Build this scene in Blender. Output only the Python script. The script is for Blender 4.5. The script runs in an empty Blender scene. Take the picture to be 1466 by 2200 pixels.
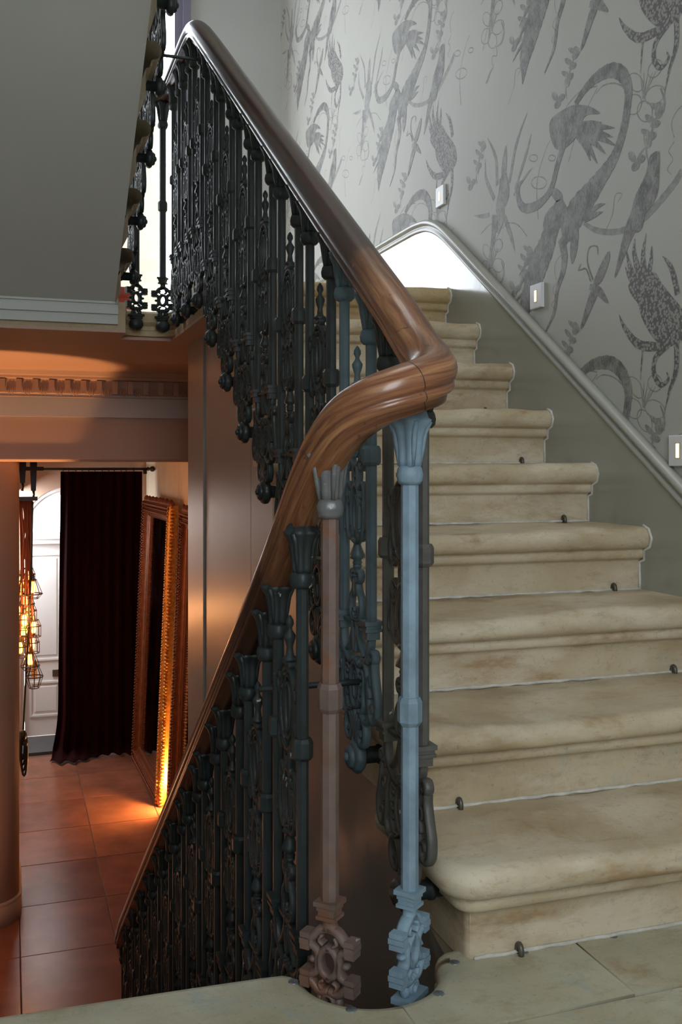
import bpy, bmesh, math, random
from mathutils import Vector, Matrix
random.seed(7)
PI = math.pi
sc = bpy.context.scene
COL = sc.collection

# ---------------------------------------------------------------- camera, light, exposure
cd = bpy.data.cameras.new('camera')
cam = bpy.data.objects.new('camera', cd); COL.objects.link(cam)
cam.location = (0, 0, .8935)
cam.rotation_euler = (PI/2, 0, -math.radians(18.435))
cd.lens = 34.985; cd.sensor_width = 36.0; cd.shift_y = -.0453; cd.clip_start = .05
sc.camera = cam
vs = sc.view_settings
vs.view_transform = 'Standard'; vs.look = 'None'; vs.exposure = 0.25; vs.gamma = 1.0; vs.use_curve_mapping = False
world = bpy.data.worlds.new('world'); sc.world = world
world.use_nodes = True
wb = world.node_tree.nodes['Background']
wb.inputs[0].default_value = (.86, .93, 1.0, 1); wb.inputs[1].default_value = 8.0

def light(name, kind, loc, energy, color, size=None, aim=None, spot=None, size_y=None, blend=.3):
    d = bpy.data.lights.new(name, kind); d.energy = energy; d.color = color
    if kind == 'AREA':
        d.shape = 'RECTANGLE' if size_y else 'SQUARE'; d.size = size
        if size_y: d.size_y = size_y
    elif size is not None: d.shadow_soft_size = size
    if kind == 'SPOT': d.spot_size = spot; d.spot_blend = blend
    o = bpy.data.objects.new(name, d); COL.objects.link(o); o.location = loc
    if aim is not None:
        o.rotation_euler = (Vector(aim) - Vector(loc)).to_track_quat('-Z', 'Y').to_euler()
    return o
# sampling portals: the sky shines in through the landing window and the window behind the viewer
for loc, aim, sx, sy in (((.545, 6.70, 3.1), (.545, 0, 3.1), 1.04, 2.7), ((.15, -1.45, 2.02), (.15, 5, 2.02), 1.2, 2.15), ((-.82, 5.60, 2.75), (3, 5.60, 2.75), .6, 1.5), ((.597, 11.08, .43), (.597, 0, .43), .96, .5)):
    light('window_portal', 'AREA', loc, 1, (1, 1, 1), sx, aim, size_y=sy).data.cycles.is_portal = True
# added overhead fill light; the stairwell ceiling is closed
light('stairwell_fill', 'AREA', (.7, 2.6, 5.2), 20, (.98, .98, .97), 1.6, (.9, 2.6, 0))
# the street lobby daylight on the white door
light('lobby_daylight', 'AREA', (-.30, 10.55, .3), 32, (.95, .97, 1.0), .45, (.35, 10.9, -.8), size_y=1.2)
# warm lamps of the hall
light('hall_uplight', 'SPOT', (-.30, 6.15, -1.0), 230, (1.0, .47, .19), .05, (-.22, 6.22, 1.5), spot=math.radians(40), blend=.22)
light('hall_lamp', 'POINT', (-.35, 8.2, .3), 9, (1.0, .45, .20), .12)
light('hall_front_lamp', 'POINT', (-.55, 5.9, -1.5), 5, (1.0, .42, .20), .12)

# ---------------------------------------------------------------- materials
def nt(name):
    m = bpy.data.materials.new(name); m.use_nodes = True
    t = m.node_tree; b = t.nodes['Principled BSDF']
    return m, t, b
def ramp(t, fac, stops):
    r = t.nodes.new('ShaderNodeValToRGB')
    el = r.color_ramp.elements
    while len(el) < len(stops): el.new(.5)
    for e, (p, c) in zip(el, stops): e.position = p; e.color = (*c, 1) if len(c) == 3 else c
    t.links.new(fac, r.inputs[0]); return r.outputs[0]
def noise(t, vec, scale, detail=5, rough=.55, dist=0):
    n = t.nodes.new('ShaderNodeTexNoise'); n.inputs['Scale'].default_value = scale
    n.inputs['Detail'].default_value = detail; n.inputs['Roughness'].default_value = rough; n.inputs['Distortion'].default_value = dist
    t.links.new(vec, n.inputs['Vector']); return n.outputs[0]
def mixc(t, fac, a, b, mode='MIX'):
    m = t.nodes.new('ShaderNodeMix'); m.data_type = 'RGBA'; m.blend_type = mode
    for i, v in ((0, fac), (6, a), (7, b)):
        if isinstance(v, (int, float)): m.inputs[i].default_value = v
        elif isinstance(v, tuple): m.inputs[i].default_value = (*v, 1)
        else: t.links.new(v, m.inputs[i])
    return m.outputs[2]
def math_n(t, op, a, b=None):
    m = t.nodes.new('ShaderNodeMath'); m.operation = op
    for i, v in enumerate((a, b)):
        if v is None: continue
        if isinstance(v, (int, float)): m.inputs[i].default_value = v
        else: t.links.new(v, m.inputs[i])
    return m.outputs[0]
def coords(t, scale=(1, 1, 1), shift=True, kind='Object'):
    tc = t.nodes.new('ShaderNodeTexCoord'); v = tc.outputs[kind]
    mp = t.nodes.new('ShaderNodeMapping'); mp.inputs['Scale'].default_value = scale
    t.links.new(v, mp.inputs['Vector'])
    if shift:
        oi = t.nodes.new('ShaderNodeObjectInfo')
        c = t.nodes.new('ShaderNodeCombineXYZ')
        s = math_n(t, 'MULTIPLY', oi.outputs['Random'], 37.0)
        t.links.new(s, c.inputs[0]); t.links.new(s, c.inputs[1])
        t.links.new(c.outputs[0], mp.inputs['Location'])
    return mp.outputs[0]
def bump(t, b, h, strength=.3, dist=.005):
    n = t.nodes.new('ShaderNodeBump'); n.inputs['Strength'].default_value = strength; n.inputs['Distance'].default_value = dist
    t.links.new(h, n.inputs['Height']); t.links.new(n.outputs[0], b.inputs['Normal'])
def simple(name, col, rough=.5, metal=0, var=.12, nscale=6, bstr=.08, bscale=60, coat=0, spec=.5):
    m, t, b = nt(name)
    v = coords(t)
    n = noise(t, v, nscale)
    lo = tuple(c*(1-var) for c in col); hi = tuple(min(1, c*(1+var)) for c in col)
    t.links.new(ramp(t, n, [(.3, lo), (.7, hi)]), b.inputs['Base Color'])
    b.inputs['Roughness'].default_value = rough; b.inputs['Metallic'].default_value = metal
    b.inputs['Coat Weight'].default_value = coat; b.inputs['Specular IOR Level'].default_value = spec
    if bstr: bump(t, b, noise(t, v, bscale, 4), bstr, .004)
    return m
def emit(name, col, s):
    m, t, b = nt(name)
    b.inputs['Base Color'].default_value = (*col, 1)
    b.inputs['Emission Color'].default_value = (*col, 1); b.inputs['Emission Strength'].default_value = s
    return m
def stone_mat(name, tint=(1, 1, 1), grey=.5):
    m, t, b = nt(name)
    v = coords(t)
    n1 = noise(t, v, 3.2, 8, .62, .2)
    T = lambda c: tuple(a*k for a, k in zip(c, tint))
    base = ramp(t, n1, [(.30, T((.38, .295, .185))), (.46, T((.50, .415, .28))), (.62, T((.58, .505, .37))), (.75, T((.48, .43, .32)))])
    n2 = noise(t, v, 9, 10, .72, .2)
    base = mixc(t, ramp(t, n2, [(.56, (0, 0, 0)), (.66, (grey,)*3)]), base, T((.42, .44, .38)))
    n5 = noise(t, coords(t, (1, 1, 2.5)), 4.0, 8, .66, .2)
    base = mixc(t, ramp(t, n5, [(.56, (0, 0, 0)), (.66, (.75,)*3)]), base, T((.36, .225, .11)))
    n6 = noise(t, coords(t, (1, 1, 3)), 2.3, 9, .66, .2)
    base = mixc(t, ramp(t, n6, [(.50, (0, 0, 0)), (.62, (.8,)*3)]), base, T((.66, .60, .48)))
    n7 = noise(t, coords(t, (1, 2.5, 2.5)), 11, 10, .78, .15)
    base = mixc(t, ramp(t, n7, [(.53, (0, 0, 0)), (.70, (.6,)*3)]), base, T((.28, .225, .15)))
    n3 = noise(t, v, 90, 6, .7)
    base = mixc(t, ramp(t, n3, [(.30, (.5,)*3), (.42, (0, 0, 0))]), base, T((.22, .18, .13)))
    t.links.new(base, b.inputs['Base Color'])
    t.links.new(ramp(t, n2, [(.3, (.42,)*3), (.7, (.62,)*3)]), b.inputs['Roughness'])
    h = math_n(t, 'ADD', n2, math_n(t, 'MULTIPLY', n3, .5))
    bump(t, b, h, .35, .006)
    return m
def iron_mat(name, col, chips=None, chip_at=.68, rough=.44, rust=None, spec=.5):
    m, t, b = nt(name)
    v = coords(t)
    n1 = noise(t, v, 14, 6, .6)
    c = ramp(t, n1, [(.3, tuple(a*.7 for a in col)), (.7, tuple(a*1.25 for a in col))])
    if rust:
        n4 = noise(t, v, 9, 8, .7, .5)
        c = mixc(t, ramp(t, n4, [(.50, (0, 0, 0)), (.60, (.8,)*3)]), c, rust)
    if chips:
        n2 = noise(t, coords(t, (1, 1, .6)), 26, 6, .6)
        c = mixc(t, ramp(t, n2, [(chip_at, (0, 0, 0)), (chip_at+.015, (1, 1, 1))]), c, chips)
    t.links.new(c, b.inputs['Base Color'])
    t.links.new(ramp(t, n1, [(.3, (rough*.75,)*3), (.7, (rough*1.4,)*3)]), b.inputs['Roughness'])
    b.inputs['Specular IOR Level'].default_value = spec
    bump(t, b, noise(t, v, 70, 6, .65), .3, .004)
    return m

STONE = stone_mat('limestone', (1.03, 1.0, .96))
STONE_OLD = stone_mat('limestone_weathered', (.92, .80, .62), .2)
STONE_LAND = stone_mat('limestone_landing', (.87, .95, .97), .8)
PLASTER = simple('mortar', (.60, .58, .52), .8, var=.2, nscale=30, bstr=.3)
SOFFIT = simple('soffit_paint', (.56, .565, .51), .55, var=.03, nscale=1.2, bstr=.03)
WALLP = simple('wallpaper_ground', (.46, .455, .415), .55, var=.03, nscale=1.5, bstr=.02, spec=.35)
SKIRT = simple('skirting_paint', (.33, .335, .29), .17, var=.07, nscale=2.2, bstr=.10, bscale=18, spec=.9)
DADO = simple('dado_paint', (.42, .42, .375), .28, var=.05, bstr=.03)
BACKW = simple('landing_wall_paint', (.50, .51, .50), .6, var=.04, nscale=2, bstr=.03)
HALLP = simple('hall_paint', (.46, .31, .23), .6, var=.05, nscale=1.4, bstr=.03)
HALLC = simple('hall_ceiling_paint', (.52, .34, .25), .6, var=.05, nscale=1.4, bstr=.03)
PANELP = simple('well_panel_paint', (.31, .29, .265), .32, var=.05, nscale=2, bstr=.04)
CREAMP = simple('cream_boarding', (.74, .62, .46), .5, var=.08, nscale=3)
WHITEP = simple('white_paint', (.80, .80, .80), .35, var=.03)
FRAMEP = simple('window_frame_paint', (.20, .19, .27), .4, var=.06)
TILE = simple('hall_tile', (.24, .10, .062), .27, var=.22, nscale=4, bstr=.10, bscale=25)
_t = TILE.node_tree; _b = _t.nodes['Principled BSDF']
_src = _b.inputs['Base Color'].links[0].from_socket; _oi = _t.nodes.new('ShaderNodeObjectInfo')
_t.links.new(mixc(_t, 1.0, _src, ramp(_t, _oi.outputs['Random'], [(.0, (.78, .72, .70)), (1.0, (1.08, 1.06, 1.05))]), 'MULTIPLY'), _b.inputs['Base Color'])
GROUT = simple('hall_grout', (.12, .07, .05), .8)
IRON = iron_mat('iron_green', (.017, .024, .023))
IRON_BR = iron_mat('iron_bronze', (.085, .08, .072), (.5, .5, .46), .69)
IRON_TEAL = iron_mat('iron_teal', (.080, .118, .136), (.20, .24, .25), .73, .5)
IRON_LOW = iron_mat('iron_chipped', (.024, .034, .036), (.55, .55, .52), .675)
IRON_BLUE = iron_mat('iron_pale_blue', (.22, .32, .40), (.35, .22, .12), .76, .55)
IRON_RUST = iron_mat('iron_brown', (.155, .105, .088), (.45, .42, .38), .70, .5, rust=(.19, .075, .038))
IRON_BARE = iron_mat('iron_bare', (.13, .13, .13), (.35,.35,.34), .62, rough=.22)
BLACK = simple('black_metal', (.012, .012, .012), .4)
BRASS = simple('aged_brass', (.20, .16, .10), .4, .9)
ALU = simple('plate_white', (.75, .76, .77), .35)
SCREW = simple('plug_metal', (.19, .21, .22), .45, .4, var=.5, nscale=60)
WARM = emit('slot_glow', (1.0, .66, .28), 3.2)
BULB = emit('filament_glow', (1.0, .42, .09), 22)
BULB2 = emit('uplight_glow', (1.0, .70, .35), 90)
GILT_LIT = simple('gilt', (.62, .30, .07), .38, .75, var=.35, nscale=30, bstr=.35, bscale=120)  # near stile only: lamplight put into the gilt colour
GILT_SHADE = simple('gilt_shaded', (.20, .06, .02), .42, .5, var=.3, nscale=20)  # same gilt on the unlit sides, shade put into the colour
VELVET, _t, _b = nt('velvet')
_b.inputs['Base Color'].default_value = (.035, .0022, .0035, 1); _b.inputs['Roughness'].default_value = .85
_b.inputs['Sheen Weight'].default_value = .10; _b.inputs['Sheen Tint'].default_value = (.7, .05, .06, 1); _b.inputs['Specular IOR Level'].default_value = .1
_t.links.new(ramp(_t, noise(_t, coords(_t, (40, 40, 6)), 3), [(.3, (.005, .0003, .0004)), (.7, (.013, .0007, .001))]), _b.inputs['Base Color'])
MIRROR, _t, _b = nt('mirror_glass')
_b.inputs['Base Color'].default_value = (.55, .50, .45, 1); _b.inputs['Metallic'].default_value = 1; 
_t.links.new(ramp(_t, noise(_t, coords(_t), 5), [(.35, (.04,)*3), (.7, (.14,)*3)]), _b.inputs['Roughness'])
GLASS, _t, _b = nt('pane_glass')
_b.inputs['Base Color'].default_value = (1, 1, 1, 1); _b.inputs['Roughness'].default_value = .02
_tr = _t.nodes.new('ShaderNodeBsdfTransparent'); _mx = _t.nodes.new('ShaderNodeMixShader'); _mx.inputs[0].default_value = .06
_gl = _t.nodes.new('ShaderNodeBsdfGlossy'); _gl.inputs['Roughness'].default_value = .02
_t.links.new(_tr.outputs[0], _mx.inputs[1]); _t.links.new(_gl.outputs[0], _mx.inputs[2])
_t.links.new(_mx.outputs[0], _t.nodes['Material Output'].inputs[0])
RED = simple('red_cloth', (.40, .055, .04), .6)

def wood_mat():
    m, t, b = nt('mahogany')
    g = t.nodes.new('ShaderNodeNewGeometry')
    at = t.nodes.new('ShaderNodeAttribute'); at.attribute_name = 'grain'
    n = noise(t, at.outputs['Vector'], 1.0, 9, .66, .7)
    dark = ramp(t, n, [(.30, (.016, .005, .0035)), (.5, (.036, .011, .007)), (.72, (.064, .020, .012))])
    worn = ramp(t, n, [(.32, (.085, .028, .013)), (.48, (.22, .082, .036)), (.66, (.42, .205, .09))])
    # varnish worn away round the low end of the rail
    sx = t.nodes.new('ShaderNodeSeparateXYZ'); t.links.new(g.outputs['Position'], sx.inputs[0])
    edge = math_n(t, 'ADD', sx.outputs[1], math_n(t, 'MULTIPLY', noise(t, g.outputs['Position'], 9, 3), .06))
    mask = ramp(t, math_n(t, 'MULTIPLY', edge, .25), [(.447, (1, 1, 1)), (.486, (.35,)*3), (.4905, (0, 0, 0))])
    c = mixc(t, mask, dark, worn)
    n2 = noise(t, g.outputs['Position'], 24, 8, .7, 1.0)
    sp = ramp(t, n2, [(.62, (0, 0, 0)), (.68, (.75,)*3)])
    c = mixc(t, mixc(t, 1.0, sp, mask, 'MULTIPLY'), c, (.045, .014, .012))
    n3 = noise(t, g.outputs['Position'], 31, 4, .6)
    fl = ramp(t, n3, [(.725, (0, 0, 0)), (.735, (1, 1, 1))])
    c = mixc(t, mixc(t, 1.0, fl, mask, 'MULTIPLY'), c, (.42, .38, .32))
    t.links.new(c, b.inputs['Base Color'])
    b.inputs['Roughness'].default_value = .32; b.inputs['Coat Weight'].default_value = .35; b.inputs['Coat Roughness'].default_value = .14
    bump(t, b, n, .12, .003)
    return m
WOOD = wood_mat()

def print_mat(name, dark, lite, scale, kind='noise'):
    m, t, b = nt(name)
    v = coords(t, (1, 1, 1), False)
    if kind == 'voronoi':
        n = t.nodes.new('ShaderNodeTexVoronoi'); n.inputs['Scale'].default_value = scale; t.links.new(v, n.inputs['Vector']); f = n.outputs[0]
    elif kind == 'hatch':
        f0 = noise(t, coords(t, (1, 34, 9), False), scale, 4, .6, 1.2); f1 = noise(t, v, 17, 5, .6)
        f = math_n(t, 'MULTIPLY', math_n(t, 'ADD', f0, f1), .5)
    else: f = noise(t, v, scale, 6, .65)
    t.links.new(ramp(t, f, [(.41, dark), (.59, lite)]), b.inputs['Base Color'])
    b.inputs['Roughness'].default_value = .55; b.inputs['Specular IOR Level'].default_value = .3
    return m
PR_D = print_mat('print_dark', (.125, .12, .115), (.33, .325, .305), 7, 'hatch')
PR_M = print_mat('print_mid', (.19, .185, .175), (.38, .37, .35), 6, 'hatch')
PR_P = print_mat('print_scales', (.32, .31, .29), (.13, .125, .12), 110, 'voronoi')
PR_L = print_mat('print_line', (.24, .235, .22), (.33, .325, .30), 40)

# ---------------------------------------------------------------- mesh helpers
class MB:
    def __init__(s): s.v = []; s.f = []; s.sm = []
    def add(s, vs, fs, smooth=True):
        o = len(s.v); s.v += [tuple(v) for v in vs]
        s.f += [tuple(i+o for i in f) for f in fs]; s.sm += [smooth]*len(fs); return s
    def box(s, x0, x1, y0, y1, z0, z1):
        v = [(x, y, z) for x in (x0, x1) for y in (y0, y1) for z in (z0, z1)]
        return s.add(v, [(0, 1, 3, 2), (4, 6, 7, 5), (0, 4, 5, 1), (2, 3, 7, 6), (0, 2, 6, 4), (1, 5, 7, 3)], False)
    def cbox(s, c, d): return s.box(c[0]-d[0]/2, c[0]+d[0]/2, c[1]-d[1]/2, c[1]+d[1]/2, c[2]-d[2]/2, c[2]+d[2]/2)
    def rings(s, R, closed=True, caps=True, smooth=True):
        n = len(R[0]); v = [p for r in R for p in r]; f = []
        for i in range(len(R)-1):
            for j in range(n if closed else n-1):
                k = (j+1) % n
                f.append((i*n+j, i*n+k, (i+1)*n+k, (i+1)*n+j))
        if caps and closed:
            f.append(tuple(range(n))[::-1]); f.append(tuple((len(R)-1)*n+j for j in range(n)))
        return s.add(v, f, smooth)
    def lathe(s, prof, n=12, c=(0, 0, 0), axis='z', mod=None, smooth=True, ph=0):
        R = []
        for r, h in prof:
            ring = []
            for j in range(n):
                a = 2*PI*j/n+ph; q = r*(1+(mod(a, h) if mod else 0))
                x, y = q*math.cos(a), q*math.sin(a)
                p = (x, y, h) if axis == 'z' else ((h, x, y) if axis == 'x' else (y, h, x))
                ring.append((p[0]+c[0], p[1]+c[1], p[2]+c[2]))
            R.append(ring)
        return s.rings(R, smooth=smooth)
    def ell(s, c, r, n=8, m=5):
        R = []
        for i in range(m+1):
            t = PI*i/m; q = max(.02, math.sin(t))
            R.append([(c[0]+r[0]*q*math.cos(2*PI*j/n), c[1]+r[1]*q*math.sin(2*PI*j/n), c[2]-r[2]*math.cos(t)) for j in range(n)])
        return s.rings(R)
    def tube(s, P, r, n=8, caps=True):
        P = [Vector(p) for p in P]; R = []; ref = None
        for i, p in enumerate(P):
            T = (P[min(i+1, len(P)-1)]-P[max(i-1, 0)]).normalized()
            if ref is None: ref = Vector((0, 0, 1)) if abs(T.z) < .9 else Vector((1, 0, 0))
            S = T.cross(ref).normalized(); U = S.cross(T).normalized(); ref = U
            rr = r[i] if isinstance(r, (list, tuple)) else r
            R.append([p+S*(rr*math.cos(2*PI*j/n))+U*(rr*math.sin(2*PI*j/n)) for j in range(n)])
        return s.rings(R, caps=caps)
    def ribbon(s, path, w, t, x=0.0, closed=False, n=None):
        """strap in the y-z plane: w = width in the plane, t = thickness across it"""
        L = len(path); R = []
        for i, (y, z) in enumerate(path):
            if closed: a, b = path[(i-1) % L], path[(i+1) % L]
            else: a, b = path[max(i-1, 0)], path[min(i+1, L-1)]
            dy, dz = b[0]-a[0], b[1]-a[1]; q = math.hypot(dy, dz) or 1
            ny, nz = -dz/q, dy/q
            ww = (w[i] if isinstance(w, (list, tuple)) else w)/2
            sec = [(ww, .28), (ww*.5, .5), (-ww*.5, .5), (-ww, .28), (-ww, -.28), (-ww*.5, -.5), (ww*.5, -.5), (ww, -.28)]
            R.append([(x+h*t, y+ny*k, z+nz*k) for k, h in sec])
        if closed: R.append(R[0])
        return s.rings(R, caps=not closed)
    def mirror_ribbon(s, path, w, t, x=0.0):
        s.ribbon(path, w, t, x); return s.ribbon([(-y, z) for y, z in path], w, t, x)
    def prism(s, poly, a, b, axis='x', smooth=False):
        f = {'x': lambda p, h: (h, p[0], p[1]), 'y': lambda p, h: (p[0], h, p[1]), 'z': lambda p, h: (p[0], p[1], h)}[axis]
        return s.rings([[f(p, a) for p in poly], [f(p, b) for p in poly]], smooth=smooth)
    def mesh(s, name):
        me = bpy.data.meshes.new(name); me.from_pydata(s.v, [], s.f)
        bm = bmesh.new(); bm.from_mesh(me); bmesh.ops.recalc_face_normals(bm, faces=bm.faces); bm.to_mesh(me); bm.free()
        me.polygons.foreach_set('use_smooth', s.sm); me.update(); return me
    def build(s, name, mat, parent=None, loc=None, rz=0):
        me = s.mesh(name); me.materials.append(mat); return link(name, me, parent, loc, rz)
    def world(s, name, mat, parent=None, origin=(0, 0, 0)):
        s.v = [(a-origin[0], b-origin[1], c-origin[2]) for a, b, c in s.v]
        return s.build(name, mat, parent, origin)
def link(name, me, parent=None, loc=None, rz=0):
    o = bpy.data.objects.new(name, me); COL.objects.link(o)
    if parent is not None: o.parent = parent
    if loc is not None: o.location = loc
    o.rotation_euler.z = rz
    return o
def setmat(me, mat):
    c = me.copy(); c.materials.clear(); c.materials.append(mat); return c
def empty(name, loc, rz=0, label=None, cat=None, group=None):
    o = bpy.data.objects.new(name, None); COL.objects.link(o); o.location = loc; o.rotation_euler.z = rz
    o.empty_display_size = .05
    return tag(o, label, cat, group)
def tag(o, label=None, cat=None, group=None, kind=None):
    if label: o['label'] = label
    if cat: o['category'] = cat
    if group: o['group'] = group
    if kind: o['kind'] = kind
    return o
def cr(P, k=6, closed=False):
    """Catmull-Rom through points of any dimension"""
    n = len(P); out = []
    rng = range(n if closed else n-1)
    for i in rng:
        if closed: p0, p1, p2, p3 = P[(i-1) % n], P[i], P[(i+1) % n], P[(i+2) % n]
        else: p0, p1, p2, p3 = P[max(i-1, 0)], P[i], P[i+1], P[min(i+2, n-1)]
        for j in range(k):
            t = j/k
            out.append(tuple(.5*((2*b)+(-a+c)*t+(2*a-5*b+4*c-d)*t*t+(-a+3*b-3*c+d)*t**3) for a, b, c, d in zip(p0, p1, p2, p3)))
    if not closed: out.append(tuple(P[-1]))
    return out
def oval(cy, cz, a, b, n=20, a0=0, a1=2*PI, close=True):
    m = n if close else n+1
    return [(cy+a*math.cos(a0+(a1-a0)*i/n), cz+b*math.sin(a0+(a1-a0)*i/n)) for i in range(m)]
def volute(cy, cz, r0, r1, a0, turns, n=18):
    return [(cy+(r0+(r1-r0)*i/n)*math.cos(a0+2*PI*turns*i/n), cz+(r0+(r1-r0)*i/n)*math.sin(a0+2*PI*turns*i/n)) for i in range(n+1)]

# ---------------------------------------------------------------- the setting
XW = 1.7307; G = .2665; RS = .18; NO = .0546
def S(name, mb, mat, parent=None, origin=(0, 0, 0)):
    o = mb.world(name, mat, parent, origin)
    if parent is None: o['kind'] = 'structure'
    return o
wall_right = S('wall_right', MB().box(XW, XW+.12, -1.35, 6.48, -2.1, 5.5), WALLP)
m = MB().box(1.07, XW+.12, 6.48, 6.72, 1.2, 5.5).box(-.72, .02, 6.48, 6.72, 1.2, 5.5).box(.02, 1.07, 6.48, 6.72, 1.2, 1.74).box(.02, 1.07, 6.48, 6.72, 4.45, 5.5)
S('wall_back', m, BACKW)
S('wall_left', MB().box(-.84, -.72, -1.47, 11.1, -2.1, 1.3).box(-.84, -.72, -1.47, 5.3, 1.3, 5.5).box(-.84, -.72, 5.9, 6.72, 1.3, 5.5).box(-.84, -.72, 5.3, 5.9, 1.3, 2.0).box(-.84, -.72, 5.3, 5.9, 3.5, 5.5), SOFFIT)
m = MB().box(-.72, -.45, -1.47, -1.35, -2.1, 5.5).box(.75, XW, -1.47, -1.35, -2.1, 5.5).box(-.45, .75, -1.47, -1.35, -2.1, .95).box(-.45, .75, -1.47, -1.35, 3.1, 5.5)
S('wall_behind', m, SOFFIT)
S('ceiling_stairwell', MB().box(-.84, XW+.12, -1.47, 6.72, 5.5, 5.6), SOFFIT)

# window of the upper landing
w1 = bpy.data.objects.new('window_1', None); COL.objects.link(w1); w1.location = (.545, 6.5, 1.74); w1['kind'] = 'structure'
fr = MB().box(.475, .525, -.02, .12, 0, 2.71).box(-.525, -.475, -.02, .12, 0, 2.71).box(-.475, .475, -.02, .12, 0, .06).box(-.475, .475, -.02, .12, 2.65, 2.71)
fr.build('frame', FRAMEP, w1)
MB().box(.525, .575, -.05, -.02, -.02, 2.76).box(-.575, -.525, -.05, -.02, -.02, 2.76).box(-.525, .525, -.05, -.02, 2.71, 2.76).build('architrave', FRAMEP, w1)
MB().box(-.012, .012, .04, .075, .06, 2.65).build('glazing_bar', FRAMEP, w1)
for x0, x1 in ((-.475, -.012), (.012, .475)):
    for z0, z1 in ((.06, 2.65),):
        MB().box(x0, x1, .054, .06, z0, z1).build('pane', GLASS, w1)
S('wall_outside', MB().box(.93, 1.33, 9.4, 9.6, 1.3, 4.1), simple('cream_render', (.20, .175, .13), .8))
S('window_3', MB().box(-.80, -.76, 5.3, 5.34, 2.0, 3.5).box(-.80, -.76, 5.86, 5.9, 2.0, 3.5).box(-.80, -.76, 5.34, 5.86, 2.0, 2.04).box(-.80, -.76, 5.34, 5.86, 3.46, 3.5).box(-.80, -.76, 5.34, 5.86, 2.74, 2.76), FRAMEP)
S('window_2', MB().box(-.45, .75, -1.44, -1.40, .95, 1.0).box(-.45, .75, -1.44, -1.40, 3.05, 3.1).box(-.45, -.40, -1.44, -1.40, 1.0, 3.05).box(.70, .75, -1.44, -1.40, 1.0, 3.05).box(.135, .165, -1.44, -1.40, 1.0, 3.05).box(-.4, .7, -1.44, -1.40, 2.0, 2.03), WHITEP)

# dado rail and skirting of the papered wall
def dado_pts():
    P = [(-1.3, .33), (1.0, .33), (1.25, .345), (1.45, .42), (1.7, .18+.675*(1.7-1.578)+.185)]
    P += [(y, .18+.675*(y-1.578)+.185) for y in (2.1, 2.6, 3.1, 3.5, 3.68)]
    P += [(3.82, 1.872), (3.94, 1.922), (4.06, 1.942), (4.25, 1.947), (5.0, 1.947), (6.48, 1.947)]
    return cr(P, 8)
DP = dado_pts()
m = MB(); R = []
for y, z in DP: R.append([(XW-.018, y, z), (XW, y, z), (XW, y, -.3 if y < 1.6 else z-.9), (XW-.018, y, -.3 if y < 1.6 else z-.9)])
m.rings(R, smooth=False)
S('baseboard_right', m, SKIRT)
m = MB(); R = []
prof = [(0, -.030), (.026, -.030), (.030, -.024), (.030, -.012), (.022, -.006), (.022, .002), (.034, .008), (.038, .018), (.034, .028), (.022, .034), (0, .034)]
for i, (y, z) in enumerate(DP):
    a, b = DP[max(i-1, 0)], DP[min(i+1, len(DP)-1)]
    q = math.hypot(b[0]-a[0], b[1]-a[1]); ny, nz = -(b[1]-a[1])/q, (b[0]-a[0])/q
    R.append([(XW-p*.85, y+ny*h*.8, z+nz*h*.8) for p, h in prof])
m.rings(R); S('trim_1', m, DADO)

# lower landing: stone slabs, rounded notch at the end of the well
WX, WR = .61, .12
def slab_obj(V, z0, z1, parent, name='slab', mat=STONE_LAND):
    """V = outline points with an inward direction on the rounded front edge, None elsewhere"""
    rb_ = .028; R = []
    prof_ = [(0, z0), (0, z1-.056)] + [(rb_*(1-math.cos(a)), z1-rb_+rb_*math.sin(a)) for a in [-PI/2+PI*i/10 for i in range(11)]]
    for o, z in prof_:
        ring = []
        for x, y, dx, dy in V: ring.append((x+dx*o, y+dy*o, z))
        R.append(ring)
    m = MB().rings(R, caps=False)
    m.add(R[-1], [tuple(range(len(V)))], False); m.add(R[0], [tuple(range(len(V)))[::-1]], False)
    return m.build(name, mat, parent)
floor = S('floor', MB().box(-.72, XW, -1.35, 1.60, -.20, -.165), STONE_LAND)
def notch():
    """front outline left to right, with inward directions"""
    P = [(-.72, 1.735), (.0, 1.725), (.30, 1.716), (.42, 1.711)]
    P += [(.446+.042*math.sin(a), 1.665+.044*math.cos(a)) for a in [PI/2*i/6 for i in range(1, 7)]]
    P += [(WX+WR*math.cos(a), 1.668+.118*math.sin(a)) for a in [PI+.12+(PI-.24)*i/24 for i in range(25)]]
    P += [(.774-.042*math.cos(a), 1.651+.042*math.sin(a)) for a in [PI/2*i/6 for i in range(0, 6)]] + [(.79, 1.694)]
    out = []
    for i, p in enumerate(P):
        q, r = P[max(i-1, 0)], P[min(i+1, len(P)-1)]
        tx, ty = r[0]-q[0], r[1]-q[1]; l = math.hypot(tx, ty)
        out.append((p[0], p[1], ty/l, -tx/l))
    return out
NT = notch()
gap = .0015
mid = min((i for i in range(len(NT)) if NT[i][1] < 1.56), key=lambda i: abs(NT[i][0]-.616))
N0 = lambda P: [(x, y, 0, 0) for x, y in P]
nl, nm_, nr = NT[:mid], NT[mid], NT[mid+1:]
slab_obj(nl + [(.616-gap, nm_[1], 0, -1)] + N0([(.616-gap, -1.35), (-.72, -1.35)]), -.165, 0, floor)
slab_obj([(.616+gap, nm_[1], 0, -1)] + nr + N0([(.80, 1.72), (1.006-gap, 1.72), (1.006-gap, 1.440), (.616+gap, 1.432)]), -.165, 0, floor)
slab_obj(N0([(1.006+gap, 1.440), (1.006+gap, 1.72), (XW, 1.72), (XW, 1.45)]), -.165, .001, floor)
slab_obj(N0([(.616+gap, 1.428), (1.006, 1.436), (XW, 1.446), (XW, -1.35), (.616+gap, -1.35)]), -.165, -.003, floor)
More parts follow.
